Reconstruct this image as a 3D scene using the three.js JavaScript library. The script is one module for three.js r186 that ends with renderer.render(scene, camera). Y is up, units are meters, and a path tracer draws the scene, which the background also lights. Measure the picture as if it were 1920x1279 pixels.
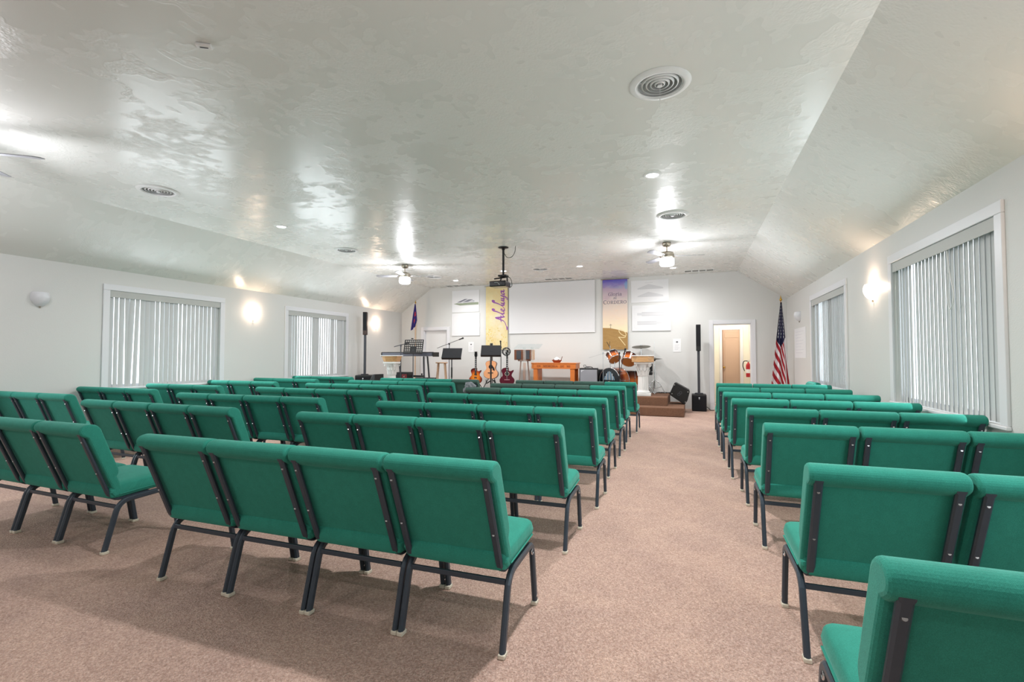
import * as THREE from 'three';
import { RoundedBoxGeometry } from 'three/addons/geometries/RoundedBoxGeometry.js';
import { TextGeometry } from 'three/addons/geometries/TextGeometry.js';
import { FontLoader } from 'three/addons/loaders/FontLoader.js';
import { mergeGeometries, mergeVertices } from 'three/addons/utils/BufferGeometryUtils.js';
import { RectAreaLightUniformsLib } from 'three/addons/lights/RectAreaLightUniformsLib.js';

// ------------------------------------------------------------------ camera, sky, daylight, exposure
const scene = new THREE.Scene();
const renderer = new THREE.WebGLRenderer({ antialias: true });
renderer.toneMapping = THREE.LinearToneMapping;
renderer.toneMappingExposure = 0.85;
renderer.shadowMap.enabled = true;
RectAreaLightUniformsLib.init();
const camera = new THREE.PerspectiveCamera(2 * Math.atan(639.5 / 897.4) * 180 / Math.PI, 1920 / 1279, 0.05, 200);
camera.position.set(0, 1.35, 0);
camera.rotation.order = 'YXZ';
camera.rotation.set(0.03133, 0.35969, 0);
scene.background = new THREE.Color(0.86, 0.95, 1.0).multiplyScalar(3.2);   // bright overcast daylight outside

// room, in metres: x to the right wall, y up, depth d away from the camera (z = -d)
const XL = -8.683, XR = 2.142, HW = 2.73, XCL = -7.6, XCR = 1.074, HC = 3.46, DB = 13.07, DN = -3.4, TH = 0.16;
const WIN_TOP = 2.40, WIN_BOT = 0.84;
const WIN_L = [[0.98, 3.02], [4.86, 6.77], [8.46, 10.42]];
const WIN_R = [[0.85, 2.83], [4.59, 6.57], [8.37, 10.49]];
const DAY = new THREE.Color(0.88, 0.96, 1.0);
const windowDay = 4.0;          // radiance of the daylight that the blinds let through
for (const [list, x, turn] of [[WIN_L, XL + 0.17, -Math.PI / 2], [WIN_R, XR - 0.17, Math.PI / 2]]) for (const [a, b] of list) {
  const l = new THREE.RectAreaLight(DAY, windowDay, b - a, WIN_TOP - WIN_BOT);
  l.position.set(x, (WIN_TOP + WIN_BOT) / 2, -(a + b) / 2); l.rotation.y = turn; l.name = 'window_daylight';
  scene.add(l);
}
const SPOT = 27, FANLIGHT = 7, SCONCE = 0.85, HALL = 5;
const COOL = new THREE.Color(1.0, 0.985, 0.97), FANC = new THREE.Color(0.95, 0.95, 1.0), WARM = new THREE.Color(1.0, 0.74, 0.56);

// ------------------------------------------------------------------ helpers
const V3 = (x, y, z) => new THREE.Vector3(x, y, z);
const P = (x, y, d) => new THREE.Vector3(x, y, -d);
let seed = 7;
const rnd = () => { seed = (seed + 0x6d2b79f5) | 0; let t = Math.imul(seed ^ (seed >>> 15), 1 | seed); t = (t + Math.imul(t ^ (t >>> 7), 61 | t)) ^ t; return ((t ^ (t >>> 14)) >>> 0) / 4294967296; };
const used = {};
function numbered(name) { const n = used[name] = (used[name] ?? -1) + 1; return n ? name + '_' + String(n).padStart(3, '0') : name; }
function tag(o, label, category, group, kind) { o.userData.label = label; if (category) o.userData.category = category; if (group) o.userData.group = group; if (kind) o.userData.kind = kind; return o; }
function join(g) {
  if (!Array.isArray(g)) return g;
  if (g.length === 1) return g[0];
  g = g.map((x) => { const y = x.index ? x.toNonIndexed() : x; for (const k of Object.keys(y.attributes)) if (!['position', 'normal', 'uv'].includes(k)) y.deleteAttribute(k); return y; });
  return mergeGeometries(g);
}
function mesh(name, g, m, parent) { const o = new THREE.Mesh(join(g), m); o.name = parent ? name : numbered(name); (parent || scene).add(o); return o; }
function thing(name, label, category, pos = V3(0, 0, 0), turn = 0, group) {
  const o = new THREE.Group(); o.name = numbered(name); o.position.copy(pos); o.rotation.y = turn; scene.add(o);
  return tag(o, label, category, group);
}
function group(name, parent) { const o = new THREE.Group(); o.name = name; parent.add(o); return o; }
function struct(name, g, m, label, parent) { const o = mesh(name, g, m, parent); if (!parent) { o.userData.kind = 'structure'; if (label) o.userData.label = label; o.userData.category = name.replace(/_.*$/, ''); } return o; }
const box = (w, h, d, x = 0, y = 0, z = 0) => new THREE.BoxGeometry(w, h, d).translate(x, y, z);
const rbox = (w, h, d, x = 0, y = 0, z = 0, r = 0.01, s = 2) => new RoundedBoxGeometry(w, h, d, s, r).translate(x, y, z);
const cyl = (r1, r2, h, x = 0, y = 0, z = 0, n = 24) => new THREE.CylinderGeometry(r1, r2, h, n).translate(x, y, z);
function rod(a, b, r, n = 10, r2 = r) {
  const d = b.clone().sub(a), g = new THREE.CylinderGeometry(r2, r, d.length(), n);
  g.applyQuaternion(new THREE.Quaternion().setFromUnitVectors(V3(0, 1, 0), d.clone().normalize()));
  return g.translate((a.x + b.x) / 2, (a.y + b.y) / 2, (a.z + b.z) / 2);
}
function bar(a, b, w, h) {   // box bar from a to b, w across, h in height
  const d = b.clone().sub(a), g = new THREE.BoxGeometry(w, h, d.length());
  g.applyQuaternion(new THREE.Quaternion().setFromUnitVectors(V3(0, 0, 1), d.clone().normalize()));
  return g.translate((a.x + b.x) / 2, (a.y + b.y) / 2, (a.z + b.z) / 2);
}
const tube = (pts, r, n = 40, m = 8) => new THREE.TubeGeometry(new THREE.CatmullRomCurve3(pts), n, r, m, false);
const lathe = (pts, n = 32) => new THREE.LatheGeometry(pts.map(([r, y]) => new THREE.Vector2(r, y)), n);
function poly(pts) { const s = new THREE.Shape(); pts.forEach(([x, y], i) => (i ? s.lineTo(x, y) : s.moveTo(x, y))); s.closePath(); return s; }
function extrude(shape, depth, bevel = 0, seg = 2, curve = 12) {
  return new THREE.ExtrudeGeometry(shape, { depth: depth - 2 * bevel, bevelEnabled: bevel > 0, bevelSize: bevel, bevelThickness: bevel, bevelOffset: -bevel, bevelSegments: seg, curveSegments: curve }).translate(0, 0, bevel);
}
function fillet(pts, r, n = 6) {   // 2D polyline with rounded corners
  const out = [pts[0]];
  for (let i = 1; i < pts.length - 1; i++) {
    const p = new THREE.Vector2(...pts[i]), a = new THREE.Vector2(...pts[i - 1]).sub(p), b = new THREE.Vector2(...pts[i + 1]).sub(p);
    const k = Math.min(r, a.length() * 0.48, b.length() * 0.48), s = p.clone().addScaledVector(a.normalize(), k), e = p.clone().addScaledVector(b.normalize(), k);
    for (let j = 0; j <= n; j++) { const t = j / n, u = 1 - t; out.push([u * u * s.x + 2 * u * t * p.x + t * t * e.x, u * u * s.y + 2 * u * t * p.y + t * t * e.y]); }
  }
  out.push(pts[pts.length - 1]);
  return out;
}
function sweep(path, w, t, x0 = 0) {   // flat rounded bar swept along a path in the z-y plane; w along x, t across
  const c = Math.min(w, t) * 0.3, prof = [[-w / 2 + c, -t / 2], [w / 2 - c, -t / 2], [w / 2, -t / 2 + c], [w / 2, t / 2 - c], [w / 2 - c, t / 2], [-w / 2 + c, t / 2], [-w / 2, t / 2 - c], [-w / 2, -t / 2 + c]];
  const pos = [], idx = [], n = prof.length;
  path.forEach(([z, y], i) => {
    const a = path[Math.max(0, i - 1)], b = path[Math.min(path.length - 1, i + 1)], L = Math.hypot(b[0] - a[0], b[1] - a[1]), nz = -(b[1] - a[1]) / L, ny = (b[0] - a[0]) / L;
    for (const [u, v] of prof) pos.push(x0 + u, y + ny * v, z + nz * v);
    if (i) for (let k = 0; k < n; k++) { const q = (i - 1) * n + k, r = (i - 1) * n + (k + 1) % n; idx.push(q, q + n, r, r, q + n, r + n); }
  });
  const last = (path.length - 1) * n;
  for (let k = 1; k < n - 1; k++) { idx.push(0, k, k + 1); idx.push(last, last + k + 1, last + k); }
  let g = new THREE.BufferGeometry(); g.setAttribute('position', new THREE.Float32BufferAttribute(pos, 3)); g.setIndex(idx);
  g = g.toNonIndexed(); g.computeVertexNormals(); g.setAttribute('uv', new THREE.Float32BufferAttribute(new Float32Array(g.attributes.position.count * 2), 2));
  return g;
}
function pad(w, h, d, r, crown = 0, n = 10) {   // upholstered cushion: rounded box with a crown
  let g = new THREE.BoxGeometry(2, 2, 2, n, 4, n); g.deleteAttribute('normal'); g.deleteAttribute('uv'); g = mergeVertices(g);
  const p = g.attributes.position, e = (t) => Math.sign(t) * (1 - Math.pow(1 - Math.abs(t), 1.9)), uv = [];
  for (let i = 0; i < p.count; i++) {
    const q = V3(e(p.getX(i)) * w / 2, e(p.getY(i)) * h / 2, e(p.getZ(i)) * d / 2);
    const c = V3(Math.max(-w / 2 + r, Math.min(w / 2 - r, q.x)), Math.max(-h / 2 + r, Math.min(h / 2 - r, q.y)), Math.max(-d / 2 + r, Math.min(d / 2 - r, q.z)));
    const dir = q.clone().sub(c); if (dir.length() > 1e-6) q.copy(c).addScaledVector(dir.normalize(), r);
    if (q.y > 0) q.y += crown * (1 - (2 * q.x / w) ** 2) * (1 - (2 * q.z / d) ** 2);
    p.setXYZ(i, q.x, q.y, q.z); uv.push(q.x + q.y * 0.3, q.z + q.y);
  }
  g.setAttribute('uv', new THREE.Float32BufferAttribute(uv, 2)); g.computeVertexNormals();
  return g;
}
function sheet(fn, nu, nv, thick = 0) {   // surface over u, v in 0..1; with thickness it gets a back side
  const pos = [], uv = [], idx = [], sides = thick ? 2 : 1;
  for (let s = 0; s < sides; s++) for (let j = 0; j <= nv; j++) for (let i = 0; i <= nu; i++) { const p = fn(i / nu, j / nv); pos.push(p.x, p.y, p.z - s * thick); uv.push(i / nu, 1 - j / nv); }
  const m = (nu + 1) * (nv + 1);
  for (let s = 0; s < sides; s++) for (let j = 0; j < nv; j++) for (let i = 0; i < nu; i++) { const a = s * m + j * (nu + 1) + i, b = a + nu + 1; if (s) idx.push(a, a + 1, b, b, a + 1, b + 1); else idx.push(a, b, a + 1, b, b + 1, a + 1); }
  if (thick) {
    const ring = []; for (let i = 0; i < nu; i++) ring.push(i); for (let j = 0; j < nv; j++) ring.push(j * (nu + 1) + nu); for (let i = nu; i > 0; i--) ring.push(nv * (nu + 1) + i); for (let j = nv; j > 0; j--) ring.push(j * (nu + 1));
    ring.forEach((a, k) => { const b = ring[(k + 1) % ring.length]; idx.push(a, b, a + m, b, b + m, a + m); });
  }
  const g = new THREE.BufferGeometry(); g.setAttribute('position', new THREE.Float32BufferAttribute(pos, 3)); g.setAttribute('uv', new THREE.Float32BufferAttribute(uv, 2)); g.setIndex(idx); g.computeVertexNormals();
  return g;
}

// ------------------------------------------------------------------ textures
function noiseGrid(n, cell, rs) {   // tileable value noise, n pixels, cell cells
  const c = []; for (let i = 0; i < cell * cell; i++) c.push(rs());
  const out = new Float32Array(n * n), f = (t) => t * t * (3 - 2 * t);
  for (let y = 0; y < n; y++) for (let x = 0; x < n; x++) {
    const u = x / n * cell, v = y / n * cell, i = Math.floor(u), j = Math.floor(v), a = f(u - i), b = f(v - j), i1 = (i + 1) % cell, j1 = (j + 1) % cell;
    out[y * n + x] = (c[j * cell + i] * (1 - a) + c[j * cell + i1] * a) * (1 - b) + (c[j1 * cell + i] * (1 - a) + c[j1 * cell + i1] * a) * b;
  }
  return out;
}
function dataTex(n, fn, srgb, size) {
  const d = new Uint8Array(n * n * 4);
  for (let i = 0; i < n * n; i++) { const c = fn(i % n, Math.floor(i / n), i); for (let k = 0; k < 3; k++) d[i * 4 + k] = Math.max(0, Math.min(255, Array.isArray(c) ? c[k] : c)); d[i * 4 + 3] = 255; }
  const t = new THREE.DataTexture(d, n, n); t.wrapS = t.wrapT = THREE.RepeatWrapping; t.magFilter = THREE.LinearFilter; t.minFilter = THREE.LinearMipmapLinearFilter; t.generateMipmaps = true;
  if (srgb) t.colorSpace = THREE.SRGBColorSpace;
  t.repeat.set(1 / size, 1 / size); t.needsUpdate = true;
  return t;
}
function canvasTex(w, h, draw) {
  const c = document.createElement('canvas'); c.width = w; c.height = h; draw(c.getContext('2d'), w, h);
  const t = new THREE.CanvasTexture(c); t.colorSpace = THREE.SRGBColorSpace; t.anisotropy = 8;
  return t;
}
const cn1 = noiseGrid(1024, 512, rnd), cn2 = noiseGrid(1024, 220, rnd), cn3 = noiseGrid(1024, 14, rnd), cn4 = noiseGrid(1024, 5, rnd);
const carpetMap = dataTex(1024, (x, y, i) => {
  const s = (cn1[i] - 0.5) * 46 + (cn2[i] - 0.5) * 32, b = (cn3[i] - 0.5) * 9 + (cn4[i] - 0.5) * 12, w = (cn2[(i * 7 + 313) % (1024 * 1024)] - 0.5) * 20;
  return [183 + s + b + w, 154 + s + b * 0.9, 141 + s + b * 0.7 - w * 0.5];
}, true, 1.7);
const carpetBump = dataTex(1024, (x, y, i) => 128 + (cn1[i] - 0.5) * 160 + (cn2[i] - 0.5) * 90, false, 1.7);
const fn1 = noiseGrid(512, 170, rnd), fn2 = noiseGrid(512, 9, rnd);
const fabricTone = (x, y, i) => { const tw = Math.sin((x + y) / 512 * 2 * Math.PI * 84) * 0.5 + Math.sin((x - y) / 512 * 2 * Math.PI * 84) * 0.25; return tw * 0.5 + (fn1[i] - 0.5) * 0.9; };
const fabricMap = (r, g, b, k) => dataTex(512, (x, y, i) => { const t = fabricTone(x, y, i) * k + (fn2[i] - 0.5) * k * 0.25; return [r + t * 0.6, g + t, b + t * 0.9]; }, true, 0.24);
const fabricBump = dataTex(512, (x, y, i) => 128 + fabricTone(x, y, i) * 70, false, 0.24);
const pn1 = noiseGrid(1024, 9, rnd), pn2 = noiseGrid(1024, 26, rnd), pn3 = noiseGrid(1024, 120, rnd), pn4 = noiseGrid(1024, 330, rnd), pn5 = noiseGrid(1024, 60, rnd);
// skip-trowelled plaster: glossy knocked-down patches between rougher stippled ones
const trowelAt = (x, y, i) => { const xx = (x + Math.floor(pn2[i] * 70)) % 1024, j = y * 1024 + xx, a = pn1[j] * 0.44 + pn2[j] * 0.34 + pn5[i] * 0.22; return [Math.max(0, Math.min(1, (a - 0.45) * 6)), Math.exp(-(((a - 0.5) * 32) ** 2)), j]; };
const trowelBump = dataTex(1024, (x, y, i) => { const [k, ridge, j] = trowelAt(x, y, i); return 105 + k * (12 + (pn4[i] - 0.5) * 66 + (pn3[i] - 0.5) * 56) + ridge * 20 + (pn2[j] - 0.5) * 16; }, false, 3.6);
const trowelRough = dataTex(1024, (x, y, i) => { const [k] = trowelAt(x, y, i); return 62 + k * (40 + (pn3[i] - 0.5) * 40); }, false, 3.6);
const wallBump = dataTex(512, (x, y, i) => 128 + (fn1[i] - 0.5) * 120 + (fn2[i] - 0.5) * 40, false, 0.9);
const wn1 = noiseGrid(512, 6, rnd), wn2 = noiseGrid(512, 180, rnd);
const woodMap = (c, k) => dataTex(512, (x, y, i) => { const t = Math.sin((y / 512 * 26 + wn1[i] * 5) * 2) * 0.4 + (wn2[y * 512 + (x >> 4)] - 0.5) * 1.3; return [c[0] + t * k, c[1] + t * k * 0.8, c[2] + t * k * 0.6]; }, true, 0.5);

// ------------------------------------------------------------------ materials
const M = {}, std = (o) => new THREE.MeshStandardMaterial(o), phy = (o) => new THREE.MeshPhysicalMaterial(o);
M.wall = std({ color: '#dcdcda', roughness: 0.5, bumpMap: wallBump, bumpScale: 0.0012 });
M.ceiling = phy({ color: '#e4e5e1', roughness: 1, roughnessMap: trowelRough, specularIntensity: 0.8, bumpMap: trowelBump, bumpScale: 0.0055 });
M.carpet = std({ map: carpetMap, roughness: 1, bumpMap: carpetBump, bumpScale: 0.006 });
M.stepCarpet = std({ map: carpetMap, color: '#ab9682', roughness: 1, bumpMap: carpetBump, bumpScale: 0.006 });
M.fabric = phy({ map: fabricMap(42, 138, 121, 24), roughness: 0.95, sheen: 0.7, sheenRoughness: 0.55, sheenColor: new THREE.Color(0.35, 0.75, 0.66), bumpMap: fabricBump, bumpScale: 0.0012 });
M.fabricGrey = phy({ map: fabricMap(72, 100, 92, 20), roughness: 0.95, sheen: 0.5, sheenRoughness: 0.55, sheenColor: new THREE.Color(0.5, 0.65, 0.6), bumpMap: fabricBump, bumpScale: 0.0012 });
M.frame = std({ color: '#3a4652', roughness: 0.4, metalness: 0.2 });
M.cream = std({ color: '#d9d3c2', roughness: 0.5 });
M.chrome = std({ color: '#d8dadd', roughness: 0.16, metalness: 1 });
M.nickel = std({ color: '#b3aa9c', roughness: 0.28, metalness: 1 });
M.trim = std({ color: '#e6e6ea', roughness: 0.35 });
M.white = std({ color: '#ececec', roughness: 0.45 });
M.plaster = std({ color: '#e6e6e4', roughness: 0.6 });
M.slat = phy({ color: '#d3d4d4', roughness: 1, transmission: 0.22, thickness: 0, side: THREE.DoubleSide });
M.valance = std({ color: '#bcbdba', roughness: 0.5 });
M.glass = phy({ color: '#ffffff', roughness: 0, transmission: 1, thickness: 0 });
M.acrylic = phy({ color: '#f4f8f8', roughness: 0.03, transmission: 1, thickness: 0 });
M.black = std({ color: '#141416', roughness: 0.5 });
M.blackGloss = std({ color: '#0c0c0e', roughness: 0.2 });
M.blackCloth = std({ color: '#17181c', roughness: 0.95 });
M.charcoal = std({ color: '#3b3c42', roughness: 0.55 });
M.dark = std({ color: '#060606', roughness: 0.9 });
M.greyCloth = std({ color: '#8f9198', roughness: 0.95, bumpMap: fabricBump, bumpScale: 0.001 });
M.woodOrange = std({ map: woodMap([205, 116, 52], 16), roughness: 0.38 });
M.woodTan = std({ map: woodMap([204, 160, 112], 14), roughness: 0.45 });
M.woodPale = std({ map: woodMap([196, 162, 132], 12), roughness: 0.5 });
M.woodGreyed = std({ map: woodMap([150, 128, 118], 12), roughness: 0.5 });
M.gold = std({ color: '#c9a24a', roughness: 0.25, metalness: 1 });
M.silver = std({ color: '#c4c6c8', roughness: 0.3, metalness: 0.9 });
M.cymbal = std({ color: '#5f5b50', roughness: 0.42, metalness: 0.85 });
M.lens = std({ color: '#ffffff', emissive: new THREE.Color(1, 0.99, 0.97), emissiveIntensity: 9 });
M.globe = std({ color: '#ffffff', emissive: new THREE.Color(0.97, 0.97, 1), emissiveIntensity: 5 });
M.sconceLit = std({ color: '#fff4e8', emissive: new THREE.Color(1, 0.8, 0.6), emissiveIntensity: 3.2 });
M.sconceOff = std({ color: '#e2e3e8', roughness: 0.3 });
// ------------------------------------------------------------------ the room shell
function slab(shape, depth, put) { const g = extrude(shape, depth); put(g); return g; }
struct('floor', box(XR - XL + 0.6, 0.12, DB - DN + 0.5, (XL + XR) / 2, -0.06, -(DB + DN) / 2), M.carpet, 'pink beige speckled carpet covering the whole hall');
{ const f = scene.getObjectByName('floor').geometry, p = f.attributes.position, u = f.attributes.uv; for (let i = 0; i < p.count; i++) u.setXY(i, p.getX(i), p.getZ(i)); }
const profile = (lo) => [[XL, lo], [XR, lo], [XR, HW], [XCR, HC], [XCL, HC], [XL, HW]];
const VENTS = [[-0.211, 3.82], [-6.357, 4.07], [-6.416, 7.7], [-0.25, 7.49], [-3.414, 11.02], [-6.404, 11.14]];
const SLOTS = [[-3.4, 12.65, 0.74], [0.18, 12.65, 0.66], [-6.5, 12.83, 0.9]];
{ // ceiling: flat middle with openings for the air vents, and two sloping sides, one shell
  const o = 0.14, len = DB - DN + TH * 2;
  const left = extrude(poly([[XL, HW], [XCL, HC], [XCL, HC + o], [XL - TH, HW + o * 0.5], [XL - TH, HW]]), len).translate(0, 0, -DB - TH);
  const right = extrude(poly([[XCR, HC], [XR, HW], [XR + TH, HW], [XR + TH, HW + o * 0.5], [XCR, HC + o]]), len).translate(0, 0, -DB - TH);
  const s = poly([[XCL, DN - TH], [XCR, DN - TH], [XCR, DB + TH], [XCL, DB + TH]]);
  for (const [x, d] of VENTS) { const h = new THREE.Path(); h.absarc(x, d, 0.178, 0, Math.PI * 2, true); s.holes.push(h); }
  for (const [x, d, w] of SLOTS) { const h = new THREE.Path(); h.moveTo(x - w / 2, d - 0.12); h.lineTo(x - w / 2, d + 0.12); h.lineTo(x + w / 2, d + 0.12); h.lineTo(x + w / 2, d - 0.12); h.closePath(); s.holes.push(h); }
  const flat = extrude(s, o, 0, 1, 24).rotateX(-Math.PI / 2).translate(0, HC, 0);
  struct('ceiling', [left, flat, right], M.ceiling, 'glossy trowelled off-white ceiling with sloping sides');
}
function sideWall(name, x, wins, label) {   // shape in depth (x of the shape) and height
  const s = poly([[DN - TH, 0], [DB + TH, 0], [DB + TH, HW], [DN - TH, HW]]);
  for (const [a, b] of wins) { const h = new THREE.Path(); h.moveTo(a, WIN_BOT); h.lineTo(a, WIN_TOP); h.lineTo(b, WIN_TOP); h.lineTo(b, WIN_BOT); h.closePath(); s.holes.push(h); }
  const g = extrude(s, TH); g.rotateY(Math.PI / 2); g.translate(x, 0, 0);   // shape x becomes -z
  struct(name, g, M.wall, label);
}
sideWall('wall_left', XL - TH, WIN_L, 'white painted wall carrying three lamps beside the blue flag');
sideWall('wall_right', XR, WIN_R, 'white painted wall beside the American flag');
const DOOR_R = [0.505, 1.364, 2.15], DOOR_L = [-7.87, -7.05, 2.15];
{ const s = poly(profile(0)); for (const [a, b, t] of [DOOR_R, [DOOR_L[0], DOOR_L[1], DOOR_L[2]]]) { const h = new THREE.Path(); h.moveTo(a, 0.001); h.lineTo(a, t); h.lineTo(b, t); h.lineTo(b, 0.001); h.closePath(); s.holes.push(h); }
  const g = extrude(s, TH); g.translate(0, 0, -DB - TH); struct('wall_back', g, M.wall, 'white wall behind the stage with two doorways'); }
{ const g = extrude(poly(profile(0)), TH); g.translate(0, 0, -DN); struct('wall_near', g, M.wall, 'white end wall opposite the stage'); }

// door openings in the stage wall: casings, the closed white door and the lit hallway behind the open one
function casing(name, [a, b, t], lo, label) {
  const o = new THREE.Group(); o.name = name; o.userData = { kind: 'structure', label, category: 'door' }; scene.add(o);
  const w = 0.1;
  mesh('casing_side', rbox(w, t - lo + w, 0.025, a - w / 2, lo + (t - lo + w) / 2, -DB + 0.0125, 0.006), M.trim, o);
  mesh('casing_side', rbox(w, t - lo + w, 0.025, b + w / 2, lo + (t - lo + w) / 2, -DB + 0.0125, 0.006), M.trim, o);
  mesh('casing_head', rbox(b - a, w, 0.025, (a + b) / 2, t + w / 2, -DB + 0.0125, 0.006), M.trim, o);
  mesh('jamb', [box(0.018, t - lo, TH, a + 0.009, lo + (t - lo) / 2, -DB - TH / 2), box(0.018, t - lo, TH, b - 0.009, lo + (t - lo) / 2, -DB - TH / 2), box(b - a - 0.036, 0.018, TH, (a + b) / 2, t - 0.009, -DB - TH / 2)], M.trim, o);
  return o;
}
casing('door_1', DOOR_R, 0, 'white cased doorway open to the lit hallway');
{
  const o = casing('door_2', DOOR_L, 0.4, 'closed white door behind the keyboard'), [a, b, t] = DOOR_L;
  mesh('door_leaf', rbox(b - a - 0.042, t - 0.43, 0.04, (a + b) / 2, 0.41 + (t - 0.43) / 2, -DB - 0.09, 0.004), M.white, o);
  mesh('door_knob', [cyl(0.012, 0.012, 0.05).rotateX(Math.PI / 2).translate(a + 0.1, 1.36, -DB - 0.05), new THREE.SphereGeometry(0.028, 16, 12).translate(a + 0.1, 1.36, -DB - 0.02)], M.nickel, o);
}
{
  const x0 = 0.1, x1 = 1.48, z0 = DB + TH, z1 = 14.75, h = 2.5;
  const cream = std({ color: '#efeadb', roughness: 0.6 });
  struct('floor_hall', box(x1 - x0, 0.1, z1 - z0, (x0 + x1) / 2, -0.052, -(z0 + z1) / 2), M.carpet, 'carpet in the hallway beyond the open doorway');
  struct('ceiling_hall', box(x1 - x0 + 0.2, 0.08, z1 - z0 + 0.1, (x0 + x1) / 2, h + 0.04, -(z0 + z1) / 2), M.white, 'hallway ceiling beyond the open doorway');
  struct('wall_hall_left', box(0.1, h, z1 - z0, x0 - 0.05, h / 2, -(z0 + z1) / 2), cream, 'cream hallway wall beyond the doorway, hinge side');
  struct('wall_hall_right', box(0.1, h, z1 - z0, x1 + 0.05, h / 2, -(z0 + z1) / 2), cream, 'cream hallway wall beyond the doorway, flag side');
  { const s = poly([[x0, 0], [x1, 0], [x1, h], [x0, h]]); const hp = new THREE.Path(); hp.moveTo(0.8, 0.001); hp.lineTo(0.8, 2.1); hp.lineTo(1.26, 2.1); hp.lineTo(1.26, 0.001); hp.closePath(); s.holes.push(hp);
    struct('wall_hall_back', extrude(s, 0.12).translate(0, 0, -z1 - 0.12), cream, 'cream end wall of the hallway around the tan door'); }
  const o = new THREE.Group(); o.name = 'door_3'; o.userData = { kind: 'structure', label: 'narrow tan door at the end of the hallway', category: 'door' }; scene.add(o);
  const tan = std({ color: '#c6a892', roughness: 0.5 }), brown = std({ color: '#8d5f44', roughness: 0.5 });
  mesh('door_leaf', rbox(0.45, 2.09, 0.04, 1.03, 1.047, -z1 - 0.06, 0.004), tan, o);
  mesh('door_panel', rbox(0.36, 1.62, 0.012, 1.05, 0.98, -z1 - 0.036, 0.005), tan, o);
  mesh('door_panel', rbox(0.36, 0.14, 0.012, 1.05, 1.93, -z1 - 0.036, 0.005), tan, o);
  mesh('door_edge', box(0.02, 2.09, 0.05, 0.812, 1.047, -z1 - 0.045), brown, o);
  mesh('casing_side', rbox(0.07, 2.15, 0.02, 0.762, 1.075, -z1 + 0.011, 0.004), M.trim, o);
  mesh('casing_side', rbox(0.07, 2.15, 0.02, 1.298, 1.075, -z1 + 0.011, 0.004), M.trim, o);
  mesh('casing_head', rbox(0.466, 0.07, 0.02, 1.03, 2.136, -z1 + 0.011, 0.004), M.trim, o);
  mesh('door_knob', [cyl(0.01, 0.01, 0.05).rotateX(Math.PI / 2).translate(0.845, 1.03, -z1 - 0.02), new THREE.SphereGeometry(0.028, 16, 12).translate(0.845, 1.03, -z1 + 0.012)], M.gold, o);
  const lamp = thing('ceiling_light', 'round flush ceiling light in the hallway', 'light', V3(1.0, h, -13.8));
  mesh('base_ring', cyl(0.16, 0.16, 0.03, 0, -0.015, 0), M.nickel, lamp);
  mesh('glass_bowl', lathe([[0.145, -0.03], [0.13, -0.07], [0.08, -0.095], [0.001, -0.1]]), std({ color: '#fff6e6', emissive: new THREE.Color(1, 0.86, 0.68), emissiveIntensity: 3, side: THREE.DoubleSide }), lamp);
  const l = new THREE.PointLight(new THREE.Color(1, 0.94, 0.84), HALL); l.position.set(0, -0.05, 0); l.shadow.radius = 5; lamp.add(l);
  const fx = thing('fire_extinguisher', 'red fire extinguisher hanging on the hallway wall', 'extinguisher', V3(1.388, 0.79, -14.05));
  mesh('cylinder', lathe([[0.001, 0], [0.055, 0.004], [0.058, 0.02], [0.058, 0.3], [0.045, 0.35], [0.018, 0.375], [0.018, 0.4], [0.001, 0.4]]), std({ color: '#b3202a', roughness: 0.3 }), fx);
  mesh('label_band', new THREE.CylinderGeometry(0.0587, 0.0587, 0.1, 24, 1, true).translate(0, 0.16, 0), M.white, fx);
  mesh('valve', [cyl(0.02, 0.02, 0.03, 0, 0.415, 0), bar(V3(-0.02, 0.44, 0), V3(0.06, 0.46, 0), 0.015, 0.01), bar(V3(-0.02, 0.425, 0), V3(0.05, 0.42, 0), 0.015, 0.008)], M.silver, fx);
  mesh('hose', tube([V3(-0.02, 0.43, 0), V3(-0.1, 0.42, 0), V3(-0.13, 0.3, 0), V3(-0.09, 0.16, 0.01)], 0.011), M.black, fx);
  mesh('wall_hook', box(0.034, 0.05, 0.03, 0.074, 0.33, 0), M.silver, fx);
}

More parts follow.
